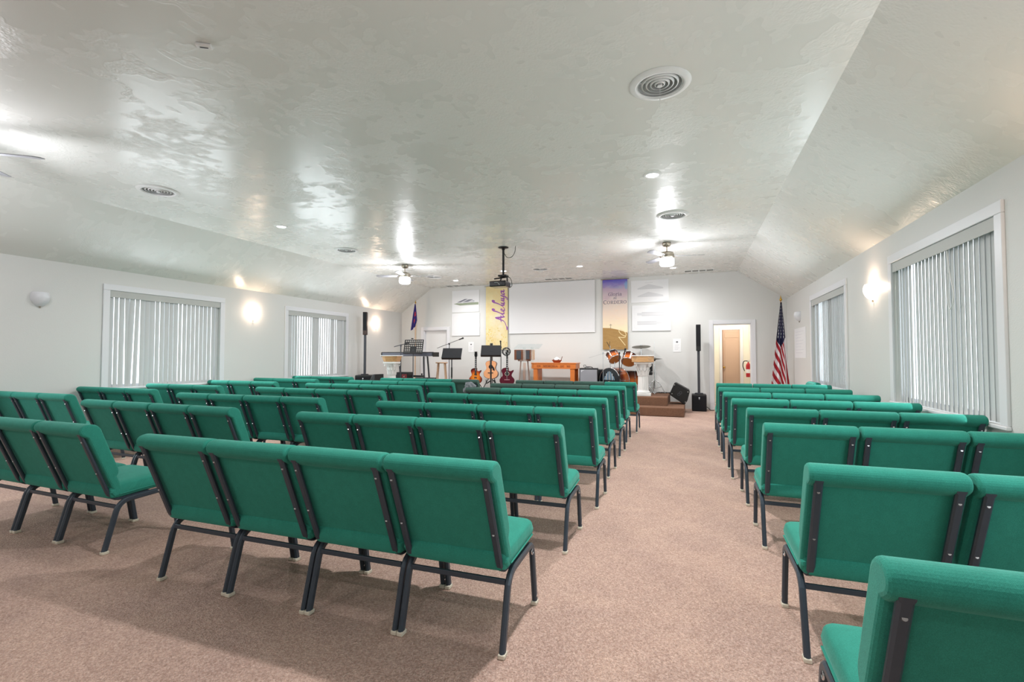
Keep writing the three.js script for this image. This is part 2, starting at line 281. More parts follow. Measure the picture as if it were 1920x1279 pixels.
// ------------------------------------------------------------------ windows and vertical blinds
let wn = 0;
function windowUnit(x, inward, [a, b]) {
  const o = new THREE.Group(); o.name = 'window_' + (++wn); o.userData = { kind: 'structure', label: 'white cased window opening in the ' + (inward > 0 ? 'blue-flag' : 'American-flag') + ' side wall', category: 'window' }; scene.add(o);
  const c = -(a + b) / 2, w = b - a, h = WIN_TOP - WIN_BOT, xi = x + inward * 0.011, t = 0.095;
  mesh('casing_head', rbox(0.024, t, w + 2 * t, xi, WIN_TOP + t / 2, c, 0.006), M.trim, o);
  mesh('casing_side', rbox(0.024, h + 0.0, t, xi, WIN_BOT + h / 2, -a + t / 2, 0.006), M.trim, o);
  mesh('casing_side', rbox(0.024, h + 0.0, t, xi, WIN_BOT + h / 2, -b - t / 2, 0.006), M.trim, o);
  mesh('sill', rbox(0.036, 0.03, w + 2 * t + 0.02, x + inward * 0.018, WIN_BOT - 0.015, c, 0.008), M.trim, o);
  const xo = x - inward * (TH - 0.04);
  mesh('sash', [box(0.04, 0.05, w, xo, WIN_BOT + 0.025, c), box(0.04, 0.05, w, xo, WIN_TOP - 0.025, c), box(0.04, h, 0.05, xo, WIN_BOT + h / 2, -a - 0.025), box(0.04, h, 0.05, xo, WIN_BOT + h / 2, -b + 0.025), box(0.04, h, 0.05, xo, WIN_BOT + h / 2, c)], M.trim, o);
  mesh('glass_pane', new THREE.PlaneGeometry(w / 2 - 0.05, h - 0.1).rotateY(Math.PI / 2).translate(xo, WIN_BOT + h / 2, c + w / 4), M.glass, o);
  mesh('glass_pane', new THREE.PlaneGeometry(w / 2 - 0.05, h - 0.1).rotateY(Math.PI / 2).translate(xo, WIN_BOT + h / 2, c - w / 4), M.glass, o);
}
const slatGeo = (h) => { const g = new THREE.BoxGeometry(0.089, h, 0.0012, 6, 1, 1), p = g.attributes.position; for (let i = 0; i < p.count; i++) p.setZ(i, p.getZ(i) + 0.007 * (1 - (p.getX(i) / 0.0445) ** 2)); g.computeVertexNormals(); return g.translate(0, -h / 2, 0); };
const slatG = slatGeo(WIN_TOP - WIN_BOT - 0.06);
function blind(x, inward, [a, b], label, angles, lean = []) {
  const o = thing('vertical_blind', label, 'blind', V3(x - inward * 0.03, WIN_TOP - 0.005, -(a + b) / 2), 0, 'vertical blinds on the side walls'), w = b - a;
  mesh('headrail', box(0.04, 0.035, w, 0, -0.03, 0), M.white, o);
  const v = mesh('valance', rbox(0.008, 0.105, w - 0.01, inward * 0.036, -0.05, 0, 0.003), M.valance, o);
  mesh('valance_return', box(0.05, 0.105, 0.008, inward * 0.012, -0.05, w / 2 - 0.008), M.valance, o);
  mesh('valance_return', box(0.05, 0.105, 0.008, inward * 0.012, -0.05, -w / 2 + 0.008), M.valance, o);
  const n = Math.round(w / 0.0795);
  for (let i = 0; i < n; i++) {
    const s = mesh('slat', slatG, M.slat, o), d = (i + 0.5) / n * w - w / 2;   // i runs from the near end to the stage end
    s.position.set(0, -0.05, -d); s.rotation.order = 'XYZ';
    const ang = angles(i, n); s.rotation.set(lean[i] ?? 0, Math.PI / 2 + ang, 0);
  }
  mesh('pull_cord', tube([V3(inward * 0.045, -0.05, -w / 2 + 0.12), V3(inward * 0.047, -0.5, -w / 2 + 0.11), V3(inward * 0.046, -1.25, -w / 2 + 0.12)], 0.0022, 20, 5), M.white, o);
  return o;
}
for (const w of WIN_L) windowUnit(XL, 1, w);
for (const w of WIN_R) windowUnit(XR, -1, w);
const jit = (k) => (rnd() - 0.5) * k;
// left wall: slats nearly shut with uneven gaps
blind(XL, 1, WIN_L[0], 'vertical blind nearest the end wall on the blue-flag side', () => 0.15 + jit(0.2));
const openL1 = { 0: 0.22, 1: 0.4, 3: 0.28, 4: 0.2, 5: 0.34, 9: 0.28, 10: 0.27, 14: 0.42, 15: 0.24, 18: 0.22, 22: 0.3, 23: 0.34 };
blind(XL, 1, WIN_L[1], 'half-shut vertical blind between the unlit and lit wall lamps', (i) => openL1[i] ?? 0.17 + jit(0.08), { 3: 0.012, 4: -0.03, 5: -0.02 });
blind(XL, 1, WIN_L[2], 'half-open vertical blind beside the stage column speaker', (i, n) => (i === 2 ? 0.25 : i < 4 ? 0.05 : i < 10 ? 0.4 + jit(0.04) : i < 13 ? 0.05 : i < 18 ? 0.4 + jit(0.04) : i === 20 ? 0.3 : i === n - 1 ? 0.3 : 0.1 + jit(0.04)));
blind(XR, -1, WIN_R[0], 'vertical blind nearest the end wall on the American-flag side', () => -0.25 + jit(0.2));
blind(XR, -1, WIN_R[1], 'large vertical blind with looped cord, opposite the unlit lamp', (i, n) => (i < 2 ? 0.02 : i > n - 3 ? -0.2 : i === n - 6 ? -0.3 : -0.075 - 0.035 * i / n + jit(0.04)));
blind(XR, -1, WIN_R[2], 'vertical blind beside the American flag and taped paper', (i, n) => (i < 8 ? -0.05 + jit(0.04) : i === n - 2 ? -0.16 : i > n - 9 && i < n - 4 ? -0.18 : -0.06 + jit(0.05)));
{ const o = thing('blind_cord', 'looped white cord hanging over the large vertical blind', 'cord', V3(XR - 0.02, 2.28, -5.3)); mesh('loop', tube([V3(0, 0, 0), V3(0.002, -0.25, 0.05), V3(0, -0.42, 0.1), V3(0, -0.52, 0.03), V3(0, -0.42, -0.01), V3(0.002, -0.2, 0)], 0.005, 40, 6), M.white, o); }

// ------------------------------------------------------------------ ceiling fittings
const ringLouver = [0.165, 0.13, 0.096, 0.063, 0.03].map((r) => lathe([[r, -0.009], [r + 0.009, -0.007], [r + 0.012, 0.008], [r + 0.009, 0.008], [r + 0.006, -0.004], [r - 0.002, -0.007], [r, -0.009]], 40));
const ventFlange = lathe([[0.176, 0.03], [0.176, -0.018], [0.19, -0.02], [0.222, -0.012], [0.232, -0.001]], 48);
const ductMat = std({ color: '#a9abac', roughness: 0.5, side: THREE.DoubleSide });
function vent(x, d, where, cord) {
  const o = thing('round_vent', 'round white ceiling vent with ring louvres, ' + where, 'vent', P(x, HC, d), 0, 'round ceiling vents');
  mesh('duct', [new THREE.CylinderGeometry(0.18, 0.18, 0.42, 40, 1, true).translate(0, 0.212, 0), cyl(0.18, 0.18, 0.004, 0, 0.424, 0, 40)], ductMat, o);
  mesh('flange', ventFlange, M.white, o);
  ringLouver.forEach((g) => mesh('louver_ring', g, M.white, o));
  mesh('hub', cyl(0.016, 0.02, 0.02, 0, -0.01, 0, 20), M.white, o); mesh('support_bar', [box(0.354, 0.006, 0.01, 0, 0.034, 0), box(0.01, 0.006, 0.354, 0, 0.034, 0)], M.white, o);
  if (cord) mesh('pull_string', cyl(0.0018, 0.0018, cord, 0, -0.025 - cord / 2, 0, 6), M.white, o);
}
vent(-0.211, 3.82, 'largest, between near fan and downlight', 0.16); vent(-6.357, 4.07, 'beside the fan over the blue-flag side', 0.12);
vent(-6.416, 7.7, 'between downlight and fan, blue-flag side', 0); vent(-0.25, 7.49, 'between downlight and fan over the aisle', 0.12);
vent(-3.414, 11.02, 'over the stage front', 0); vent(-6.404, 11.14, 'above the keyboard', 0);
function downlight(x, d, where, power = SPOT) {
  const o = thing('recessed_light', 'bright recessed downlight in white ring, ' + where, 'light', P(x, HC, d), 0, 'recessed ceiling downlights');
  mesh('trim_ring', lathe([[0.07, -0.002], [0.074, -0.01], [0.1, -0.008], [0.11, -0.001]], 40), M.white, o);
  mesh('lens', lathe([[0.072, -0.002], [0.06, -0.01], [0.035, -0.015], [0.001, -0.017]], 32), M.lens, o);
  const l = new THREE.SpotLight(COOL, power, 0, 1.45, 0.9); l.position.set(0, -0.045, 0); l.target.position.set(0, -2, 0); l.shadow.radius = 3; o.add(l, l.target);
}
downlight(-0.41, 5.74, 'over the aisle'); downlight(-6.24, 5.92, 'over the blue-flag side');
downlight(-6.15, 11.9, 'above the lawn and building picture', 13); downlight(-2.445, 11.02, 'above the drum kit', 20); downlight(-0.402, 12.01, 'above the paper notice near the doorway', 13); downlight(-4.354, 10.98, 'behind the projector', 20);
downlight(-0.5, 2.55, 'over the aisle nearest the end wall');
downlight(-3.4, -1.0, 'near the end wall, middle', 8); downlight(-0.41, -1.0, 'near the end wall, aisle side', 8); downlight(-6.24, -1.0, 'near the end wall, blue-flag side', 8);
const bladeShape = poly([[0.14, -0.035], [0.2, -0.05], [0.62, -0.075], [0.66, -0.03], [0.66, 0.03], [0.62, 0.06], [0.2, 0.05], [0.14, 0.035]]);
const bladeGeo = extrude(bladeShape, 0.008, 0.002, 1).rotateX(-Math.PI / 2).rotateX(0.2);
const bladeMat = std({ color: '#8f9096', roughness: 0.4 });
function fan(x, d, where, turn, n = 4) {
  const o = thing('ceiling_fan', 'ceiling fan with nickel motor and white drum light, ' + where, 'fan', P(x, HC, d), turn, 'ceiling fans');
  mesh('canopy', lathe([[0.001, 0], [0.075, 0], [0.078, -0.02], [0.07, -0.06], [0.05, -0.075], [0.001, -0.078]]), M.nickel, o);
  mesh('downrod', cyl(0.012, 0.012, 0.12, 0, -0.125, 0, 12), M.nickel, o);
  mesh('motor_housing', lathe([[0.001, -0.165], [0.05, -0.17], [0.12, -0.19], [0.13, -0.22], [0.13, -0.27], [0.11, -0.3], [0.001, -0.3]]), M.nickel, o);
  for (let i = 0; i < n; i++) { const b = mesh('blade', bladeGeo, bladeMat, o); b.position.y = -0.262; b.rotation.y = i * 2 * Math.PI / n; const k = mesh('bracket', rbox(0.1, 0.012, 0.04, 0.13, -0.006, 0, 0.004), M.nickel, b); }
  mesh('light_drum', lathe([[0.001, -0.44], [0.1, -0.437], [0.125, -0.42], [0.13, -0.39], [0.13, -0.31], [0.12, -0.301], [0.001, -0.301]]), M.globe, o);
  const l = new THREE.PointLight(FANC, FANLIGHT); l.position.set(0, -0.37, 0); l.shadow.radius = 6; o.add(l);
}
fan(-6.211, 9.46, 'over the rows before the keyboard', 0.35); fan(-0.419, 9.3, 'over the aisle before the drums', 0.12, 3);
fan(-6.2, 2.2, 'over the rows nearest the end wall', 0.65);
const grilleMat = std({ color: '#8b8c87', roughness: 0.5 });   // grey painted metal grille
function slotVent(x, d, w, n, where) {
  const o = thing('slot_vent', 'long rectangular ceiling grille ' + where, 'vent', P(x, HC, d), 0, 'rectangular ceiling grilles');
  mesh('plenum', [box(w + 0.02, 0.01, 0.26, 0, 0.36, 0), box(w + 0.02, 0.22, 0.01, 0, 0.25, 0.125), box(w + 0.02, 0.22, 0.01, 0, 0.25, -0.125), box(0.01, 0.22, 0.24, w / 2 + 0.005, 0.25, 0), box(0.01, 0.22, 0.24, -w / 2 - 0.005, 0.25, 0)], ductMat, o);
  mesh('frame', [box(w + 0.04, 0.005, 0.02, 0, -0.0025, 0.128), box(w + 0.04, 0.005, 0.02, 0, -0.0025, -0.128), box(0.02, 0.005, 0.236, w / 2 + 0.008, -0.0025, 0), box(0.02, 0.005, 0.236, -w / 2 - 0.008, -0.0025, 0)], M.white, o);
  for (let i = 1; i < n; i++) mesh('divider', box(0.03, 0.005, 0.236, -w / 2 + i * w / n, -0.0015, 0), M.white, o);
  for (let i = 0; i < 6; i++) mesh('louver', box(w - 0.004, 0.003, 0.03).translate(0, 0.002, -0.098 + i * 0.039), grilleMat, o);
}
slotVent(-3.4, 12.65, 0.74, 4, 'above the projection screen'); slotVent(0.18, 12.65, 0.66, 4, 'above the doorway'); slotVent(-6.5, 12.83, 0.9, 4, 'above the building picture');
{ const o = thing('smoke_detector', 'small white ceiling sensor over the near rows', 'sensor', P(-3.07, HC, 2.24), 0.6); mesh('body', rbox(0.1, 0.022, 0.05, 0, -0.011, 0, 0.01), M.white, o); mesh('slot', box(0.05, 0.004, 0.008, 0, -0.023, 0), M.charcoal, o); }
{ // projector on its drop pole
  const o = thing('projector', 'black ceiling projector hanging from a dark drop pole', 'projector', P(-3.41, HC, 8.59), 0);
  mesh('ceiling_plate', lathe([[0.001, 0], [0.1, 0], [0.1, -0.012], [0.03, -0.02], [0.03, -0.05], [0.001, -0.05]]), M.black, o);
  mesh('pole', cyl(0.022, 0.022, 0.5, 0, -0.3, 0, 16), M.black, o);
  mesh('bracket', [box(0.16, 0.03, 0.16, 0, -0.56, 0), bar(V3(-0.16, -0.62, 0.08), V3(0.08, -0.57, -0.05), 0.02, 0.02), bar(V3(0.1, -0.57, 0.06), V3(0.09, -0.68, 0.02), 0.02, 0.02), bar(V3(-0.06, -0.57, -0.06), V3(-0.08, -0.68, -0.02), 0.02, 0.02)], M.black, o);
  const b = mesh('body', rbox(0.34, 0.11, 0.28, -0.07, -0.72, 0, 0.02, 3), M.blackGloss, o);
  mesh('logo_swoosh', tube([V3(-0.13, -0.7, 0.142), V3(-0.06, -0.705, 0.143), V3(-0.02, -0.75, 0.142)], 0.006, 20, 6), M.silver, o);
  mesh('lens_barrel', cyl(0.035, 0.035, 0.06).rotateX(Math.PI / 2).translate(-0.15, -0.72, -0.16), M.black, o);
  mesh('cable', [tube([V3(0.02, -0.12, 0), V3(0.08, -0.2, 0), V3(0.17, -0.2, 0), V3(0.24, -0.1, 0), V3(0.25, 0, 0)], 0.006, 40, 6), tube([V3(0.08, -0.57, 0), V3(0.15, -0.62, 0), V3(0.17, -0.75, -0.02), V3(0.1, -0.78, -0.08)], 0.006, 30, 6)], M.black, o);
}
// wall lamps
function sconce(x, y, d, inward, lit, label) {
  const o = thing('wall_sconce', label, 'wall lamp', V3(x, y, -d), inward > 0 ? Math.PI / 2 : -Math.PI / 2, 'half-bowl wall lamps');
  const sh = []; for (let i = 0; i <= 18; i++) { const t = i / 18; sh.push([0.01 + 0.1 * Math.pow(Math.sin(Math.PI * (0.02 + 0.72 * t)), 0.6), -0.115 + 0.2 * t]); }
  const bowl = new THREE.LatheGeometry(sh.map(([r, yy]) => new THREE.Vector2(r, yy)), 24, -Math.PI / 2, Math.PI);
  mesh('glass_shade', bowl, lit ? Object.assign(M.sconceLit.clone(), { side: THREE.DoubleSide }) : Object.assign(M.sconceOff.clone(), { side: THREE.DoubleSide }), o);
  mesh('back_plate', rbox(0.1, 0.12, 0.012, 0, 0, 0.006, 0.005), M.white, o);
  mesh('finial', [cyl(0.014, 0.008, 0.02, 0, -0.118, 0.012, 12), new THREE.SphereGeometry(0.009, 10, 8).translate(0, -0.131, 0.012)], M.nickel, o);
  if (lit) { const l = new THREE.PointLight(WARM, SCONCE); l.position.set(0, 0.05, 0.05); l.shadow.radius = 2; o.add(l); }
}
sconce(XL, 2.22, 7.52, 1, true, 'lit half-bowl wall lamp between the two blinds, blue-flag side');
sconce(XL, 2.25, 11.72, 1, true, 'lit half-bowl wall lamp next to the blue flag corner');
sconce(XL, 2.17, 3.99, 1, false, 'unlit white half-bowl wall lamp on the blue-flag side wall');
sconce(XR, 2.165, 7.2, -1, true, 'lit half-bowl wall lamp between blinds, American-flag side');
sconce(XR, 2.2, 11.6, -1, false, 'unlit half-bowl wall lamp above the taped paper');
sconce(XR, 2.165, 3.5, -1, true, 'lit half-bowl wall lamp nearest the end wall, American-flag side');
// ------------------------------------------------------------------ chairs
const CH = {};
{
  const f = (s) => -(s - 0.35);   // s: distance from the top of the back towards the stage
  const path = (pts, r) => fillet(pts.map(([s, y]) => [f(s), y]), r);
  const prof = new THREE.Shape(), q = (s, y) => [s - 0.35, y];
  prof.moveTo(...q(0.212, 0.372)); prof.lineTo(...q(0.188, 0.405)); prof.lineTo(...q(0.19, 0.424)); prof.lineTo(...q(0.202, 0.43)); prof.lineTo(...q(0.05, 0.80));
  prof.bezierCurveTo(...q(0.028, 0.812), ...q(0.0, 0.825), ...q(0.0, 0.853)); prof.bezierCurveTo(...q(0.0, 0.882), ...q(0.03, 0.896), ...q(0.06, 0.894));
  prof.bezierCurveTo(...q(0.10, 0.892), ...q(0.124, 0.87), ...q(0.134, 0.83)); prof.lineTo(...q(0.232, 0.575)); prof.bezierCurveTo(...q(0.242, 0.545), ...q(0.235, 0.53), ...q(0.226, 0.515));
  prof.lineTo(...q(0.262, 0.43)); prof.lineTo(...q(0.262, 0.375)); prof.closePath();
  const back = extrude(prof, 0.545, 0.016, 3, 8); back.rotateY(Math.PI / 2); back.translate(-0.2725, 0, 0);
  CH.backrest = back;
  CH.hem = new THREE.TubeGeometry(new THREE.LineCurve3(V3(-0.22, 0.424, f(0.188)), V3(0.22, 0.424, f(0.188))), 1, 0.004, 6);
  CH.seat = pad(0.55, 0.105, 0.45, 0.046, 0.016, 12).rotateX(0.05).translate(0, 0.416, f(0.405));
  CH.welt = sweep([[f(0.24), 0.388], [f(0.575), 0.405]], 0.557, 0.006);
  for (const s of [-1, 1]) {
    const k = s < 0 ? 'L' : 'R';
    CH['post' + k] = join([sweep(path([[0.0185, 0.832], [0.208, 0.352], [0.45, 0.352]], 0.06), 0.033, 0.022, s * 0.236), cyl(0.0165, 0.0165, 0.0218, 0, 0, 0, 20).rotateX(-1.195).translate(s * 0.236, 0.832, f(0.0185))]);
    CH['rear' + k] = sweep(path([[0.43, 0.345], [0.245, 0.338], [0.16, 0.014]], 0.075), 0.027, 0.036, s * 0.262);
    CH['front' + k] = sweep(path([[0.43, 0.345], [0.60, 0.35], [0.66, 0.014]], 0.06), 0.027, 0.036, s * 0.262);
    CH['capR' + k] = rbox(0.033, 0.022, 0.046, s * 0.262, 0.011, f(0.163), 0.006);
    CH['capF' + k] = rbox(0.033, 0.022, 0.046, s * 0.262, 0.011, f(0.657), 0.006);
    const sc = (ss, y) => cyl(0.006, 0.007, 0.005, 0, 0, 0, 10).rotateX(Math.PI / 2 - 0.37).translate(s * 0.236, y, f(ss));
    CH['scT' + k] = sc(0.0315 - 0.0025, 0.778); CH['scB' + k] = sc(0.112 + 0.006, 0.554);
    CH['bolt' + k] = cyl(0.008, 0.008, 0.004, 0, 0, 0, 12).rotateZ(Math.PI / 2).translate(s * 0.2755, 0.05, f(0.652));
    CH['hook' + k] = new THREE.TorusGeometry(0.014, 0.003, 6, 14).rotateY(Math.PI / 2).translate(s * 0.272, 0.31, f(0.585));
  }
  CH.crossbar = rbox(0.5, 0.026, 0.016, 0, 0.3, f(0.234), 0.004, 1);
}
function makeChair(fabric) {
  const o = new THREE.Group();
  const b = mesh('backrest', CH.backrest, fabric, o); mesh('hem_seam', CH.hem, fabric, b);
  const s = mesh('seat', CH.seat, fabric, o); mesh('welt', CH.welt, fabric, s);
  for (const k of ['L', 'R']) {
    const p = mesh('back_post', CH['post' + k], M.frame, o); mesh('screw', CH['scT' + k], M.chrome, p); mesh('screw', CH['scB' + k], M.chrome, p);
    const r = mesh('leg', CH['rear' + k], M.frame, o); mesh('foot_cap', CH['capR' + k], M.cream, r);
    const q = mesh('leg', CH['front' + k], M.frame, o); mesh('foot_cap', CH['capF' + k], M.cream, q); mesh('bolt', CH['bolt' + k], M.chrome, q);
    mesh('gang_hook', CH['hook' + k], M.chrome, o);
  }
  mesh('crossbar', CH.crossbar, M.frame, o);
  return o;
}
const chairGreen = makeChair(M.fabric), chairGrey = makeChair(M.fabricGrey);
const ORD = ['first', 'second', 'third', 'fourth', 'fifth', 'sixth', 'seventh', 'eighth'];
const PITCH = 0.558;
// each row: left end of the chair backs, depth of the backs, turn in degrees, first and last seat, grey seats
const BLOCKS = {
  flag: { text: 'block by the American flag', from: 'centre aisle', n: 3, dir: 1, group: 'chairs in the block by the American flag', rows: [[0.369, 8.74, 0.17], [0.346, 7.62, -0.1], [0.356, 6.63, 0.1], [0.384, 5.65, 0.36], [0.438, 4.674, 0.6], [0.444, 3.647, 0.34], [0.441, 2.317, 0.9, 0, 1], [0.382, 1.268, 0.4, 0, 0]] },
  table: { text: 'block facing the wooden table', from: 'centre aisle', n: 4, dir: -1, group: 'chairs in the block facing the wooden table', rows: [[-3.14, 8.515, 0, 0, 3, [0, 1, 2]], [-3.178, 7.388, 0, 0, 3, [0, 1, 2]], [-3.129, 6.34, -0.3, 0, 3, [0]], [-3.094, 5.205, -0.1], [-3.02, 4.06, 1.1], [-3.044, 3.038, 0.8], [-3.027, 1.833, 1.03]] },
  guitars: { text: 'block facing the guitars', from: 'window aisle', n: 4, dir: 1, group: 'chairs in the block facing the guitars', rows: [[-6.104, 8.383, 0.27, 0, 3, [3]], [-6.119, 7.405, 0], [-6.144, 6.358, -0.1], [-6.033, 5.273, -0.4], [-6.026, 4.11, 0.56], [-6.014, 3.12, -1.6], [-5.968, 1.985, -0.9, 1, 3]] },
  wall: { text: 'block on the blue-flag side', from: 'outer wall', n: 3, dir: 1, group: 'chairs in the block on the blue-flag side', rows: [[-8.617, 8.528, -0.45], [-8.63, 7.503, -0.67], [-8.63, 6.483, -0.14], [-8.515, 5.32, -0.6], [-8.63, 4.412, 0.04], [-8.64, 3.455, 0.05]] },
};
for (const B of Object.values(BLOCKS)) B.rows.forEach(([x0, d0, deg, i0 = 0, i1 = B.n - 1, grey = []], r) => {
  for (let i = i0; i <= i1; i++) {
    const isGrey = grey.includes(i), o = (isGrey ? chairGrey : chairGreen).clone(), a = deg * Math.PI / 180, wob = jit(0.004);
    const t = PITCH * (i + 0.5), seat = B.dir > 0 ? i : B.n - 1 - i, at = B.from === 'centre aisle' && seat === 0;
    o.name = numbered('padded_chair');
    const cx = x0 + t * Math.cos(a), cd = d0 + t * Math.sin(a);
    o.position.set(cx, 0, -(cd + 0.35) + jit(0.008)); o.rotation.y = a + wob;
    tag(o, `${isGrey ? 'grey-green' : 'green'} chair, ${ORD[seat]} from ${B.from}, ${ORD[r]} row from stage, ${B.text}`, 'chair', B.group);
    scene.add(o);
  }
});
{ // the chair standing sideways by the flag wall
  const o = chairGreen.clone(); o.name = numbered('padded_chair'); o.position.set(1.7, 0, -9.75); o.rotation.y = Math.PI / 2; scene.add(o);
  tag(o, 'green chair turned sideways against the wall below the taped paper', 'chair');
}
// ------------------------------------------------------------------ stage and steps
const SY = 0.4;
{
  const o = new THREE.Group(); o.name = 'stage_platform'; tag(o, 'brown carpeted stage platform along the wall behind the chairs', 'stage', null, 'structure'); scene.add(o);
  const st = (x0, x1, d0, d1, y0, y1) => { const g = rbox(x1 - x0, y1 - y0, d1 - d0, (x0 + x1) / 2, (y0 + y1) / 2, -(d0 + d1) / 2, 0.018, 2), p = g.attributes.position, n = g.attributes.normal, u = g.attributes.uv; for (let i = 0; i < p.count; i++) u.setXY(i, Math.abs(n.getX(i)) > 0.6 ? p.getZ(i) : p.getX(i), Math.abs(n.getY(i)) > 0.6 ? p.getZ(i) : p.getY(i)); return g; };
  mesh('platform', st(XL + 0.005, -0.54, 11.57, DB - 0.005, 0.002, SY), M.stepCarpet, o);
  mesh('side_platform', st(XL + 0.005, -5.2, 9.75, 11.56, 0.002, SY), M.stepCarpet, o);
  mesh('step', st(-2.9, -0.175, 11.2, 12.74, 0.003, 0.2), M.stepCarpet, o);
}
const font = await new FontLoader().loadAsync('fonts/droid/droid_serif_bold.typeface.json');
const S = (x, d, y = SY) => V3(x, y, -d);

// ------------------------------------------------------------------ pictures and banners on the stage wall
function hung(name, label, cat, x0, x1, y0, y1, d, t, tex, grp, bar2) {
  const o = thing(name, label, cat, V3((x0 + x1) / 2, y0, -d), 0, grp), w = x1 - x0, h = y1 - y0;
  mesh('board', rbox(w, h, t, 0, h / 2, t / 2, Math.min(0.004, t * 0.4), 1), M.white, o);
  const g = new THREE.PlaneGeometry(w - 0.008, h - 0.008).translate(0, h / 2, t + 0.0012);
  mesh('print', g, std({ map: tex, roughness: 0.55 }), o);
  return o;
}
const poster = { w: 512, h: 360 };
const line = (c, pts, col, lw) => { c.strokeStyle = col; c.lineWidth = lw; c.beginPath(); pts.forEach(([x, y], i) => (i ? c.lineTo(x, y) : c.moveTo(x, y))); c.stroke(); };
const fillp = (c, pts, col) => { c.fillStyle = col; c.beginPath(); pts.forEach(([x, y], i) => (i ? c.lineTo(x, y) : c.moveTo(x, y))); c.closePath(); c.fill(); };
const buildingPic = canvasTex(512, 380, (c, w, h) => {
  c.fillStyle = '#f0f0f2'; c.fillRect(0, 0, w, h);
  fillp(c, [[30, 232], [140, 212], [500, 216], [500, 256], [150, 262], [90, 246]], '#9aa48c');
  fillp(c, [[90, 214], [250, 158], [330, 160], [420, 196], [410, 214], [200, 222]], '#d8d8dc');
  fillp(c, [[96, 206], [240, 152], [300, 152], [160, 206]], '#7c7c88'); fillp(c, [[210, 204], [320, 160], [400, 164], [300, 204]], '#8a8a96'); fillp(c, [[380, 168], [440, 196], [400, 196]], '#b9bac6');
  for (let i = 0; i < 5; i++) fillp(c, [[112 + i * 22, 216], [122 + i * 22, 214], [122 + i * 22, 226], [112 + i * 22, 227]], '#f7f7f7');
});
const planPic = canvasTex(512, 380, (c, w, h) => { c.fillStyle = '#efeff1'; c.fillRect(0, 0, w, h); c.strokeStyle = '#dcdce0'; c.lineWidth = 2; c.strokeRect(26, 24, w - 60, h - 60); for (let i = 0; i < 9; i++) { line(c, [[30 + i * 50, 30 + (i % 3) * 40], [30 + i * 50, 200 + (i % 4) * 30]], '#dedee2', 1.5); line(c, [[30 + (i % 3) * 60, 40 + i * 32], [260 + (i % 4) * 50, 40 + i * 32]], '#e0e0e4', 1.5); } });
const elevPic = (n) => canvasTex(512, 350, (c, w, h) => {
  c.fillStyle = '#e9e9eb'; c.fillRect(0, 0, w, h);
  if (n) { for (const [y, hh, x0, x1] of [[92, 52, 130, 420], [218, 46, 70, 330]]) { c.fillStyle = '#cfcfd3'; c.fillRect(x0, y, x1 - x0, hh); c.fillStyle = '#d6d6d9'; c.fillRect(70, y + 12, 360, hh - 20); line(c, [[x0, y + hh], [x1, y + hh]], '#bcbcc0', 3); } c.strokeStyle = '#d9d9dd'; c.lineWidth = 2; c.strokeRect(36, 34, w - 80, h - 70); }
  else for (const y of [140, 262]) { fillp(c, [[90, y], [90, y - 14], [240, y - 76], [440, y - 20], [440, y]], '#d4d4d7'); line(c, [[90, y], [440, y]], '#c4c4c8', 2); }
  if (!n) line(c, [[190, 40], [300, 40]], '#c6c6ca', 4);
});
hung('wall_picture', 'white print of a grey-roofed building on green lawn', 'picture', -6.876, -5.96, 2.68, 3.345, DB, 0.012, buildingPic);
hung('wall_picture', 'faint floor plan sheet below the building picture', 'picture', -6.872, -5.94, 1.96, 2.64, DB, 0.022, planPic);
hung('wall_picture', 'pale sheet of two gabled building elevations beside the cross banner', 'picture', -1.512, -0.55, 2.765, 3.36, DB, 0.012, elevPic(0));
hung('wall_picture', 'pale board of two long building elevations below the gabled sheet', 'picture', -1.49, -0.505, 2.01, 2.69, DB, 0.03, elevPic(1));
const noticePic = canvasTex(128, 220, (c, w, h) => { c.fillStyle = '#efeff0'; c.fillRect(0, 0, w, h); c.fillStyle = '#6c6e74'; c.fillRect(48, 36, 34, 26); c.fillStyle = '#c3c4c8'; for (let i = 0; i < 6; i++) c.fillRect(24, 92 + i * 17, 80 - (i % 3) * 12, 4); });
hung('wall_notice', 'small white notice sheet between the doorway and pale boards', 'notice', -0.46, -0.262, 1.45, 1.79, DB, 0.006, noticePic);
hung('wall_notice', 'small white notice sheet above the sunburst guitar', 'notice', -6.32, -6.14, 1.46, 1.77, DB, 0.006, noticePic);
{ const o = thing('projection_screen', 'large blank white projection screen board on the stage wall', 'screen', V3(-3.735, 2.005, -DB + 0.022)); mesh('screen_panel', rbox(2.52, 1.44, 0.012, 0, 0.72, 0.006, 0.003), std({ color: '#e4e4e6', roughness: 0.55 }), o); mesh('bottom_batten', rbox(2.52, 0.02, 0.018, 0, 0.004, 0.009, 0.004), M.white, o); }
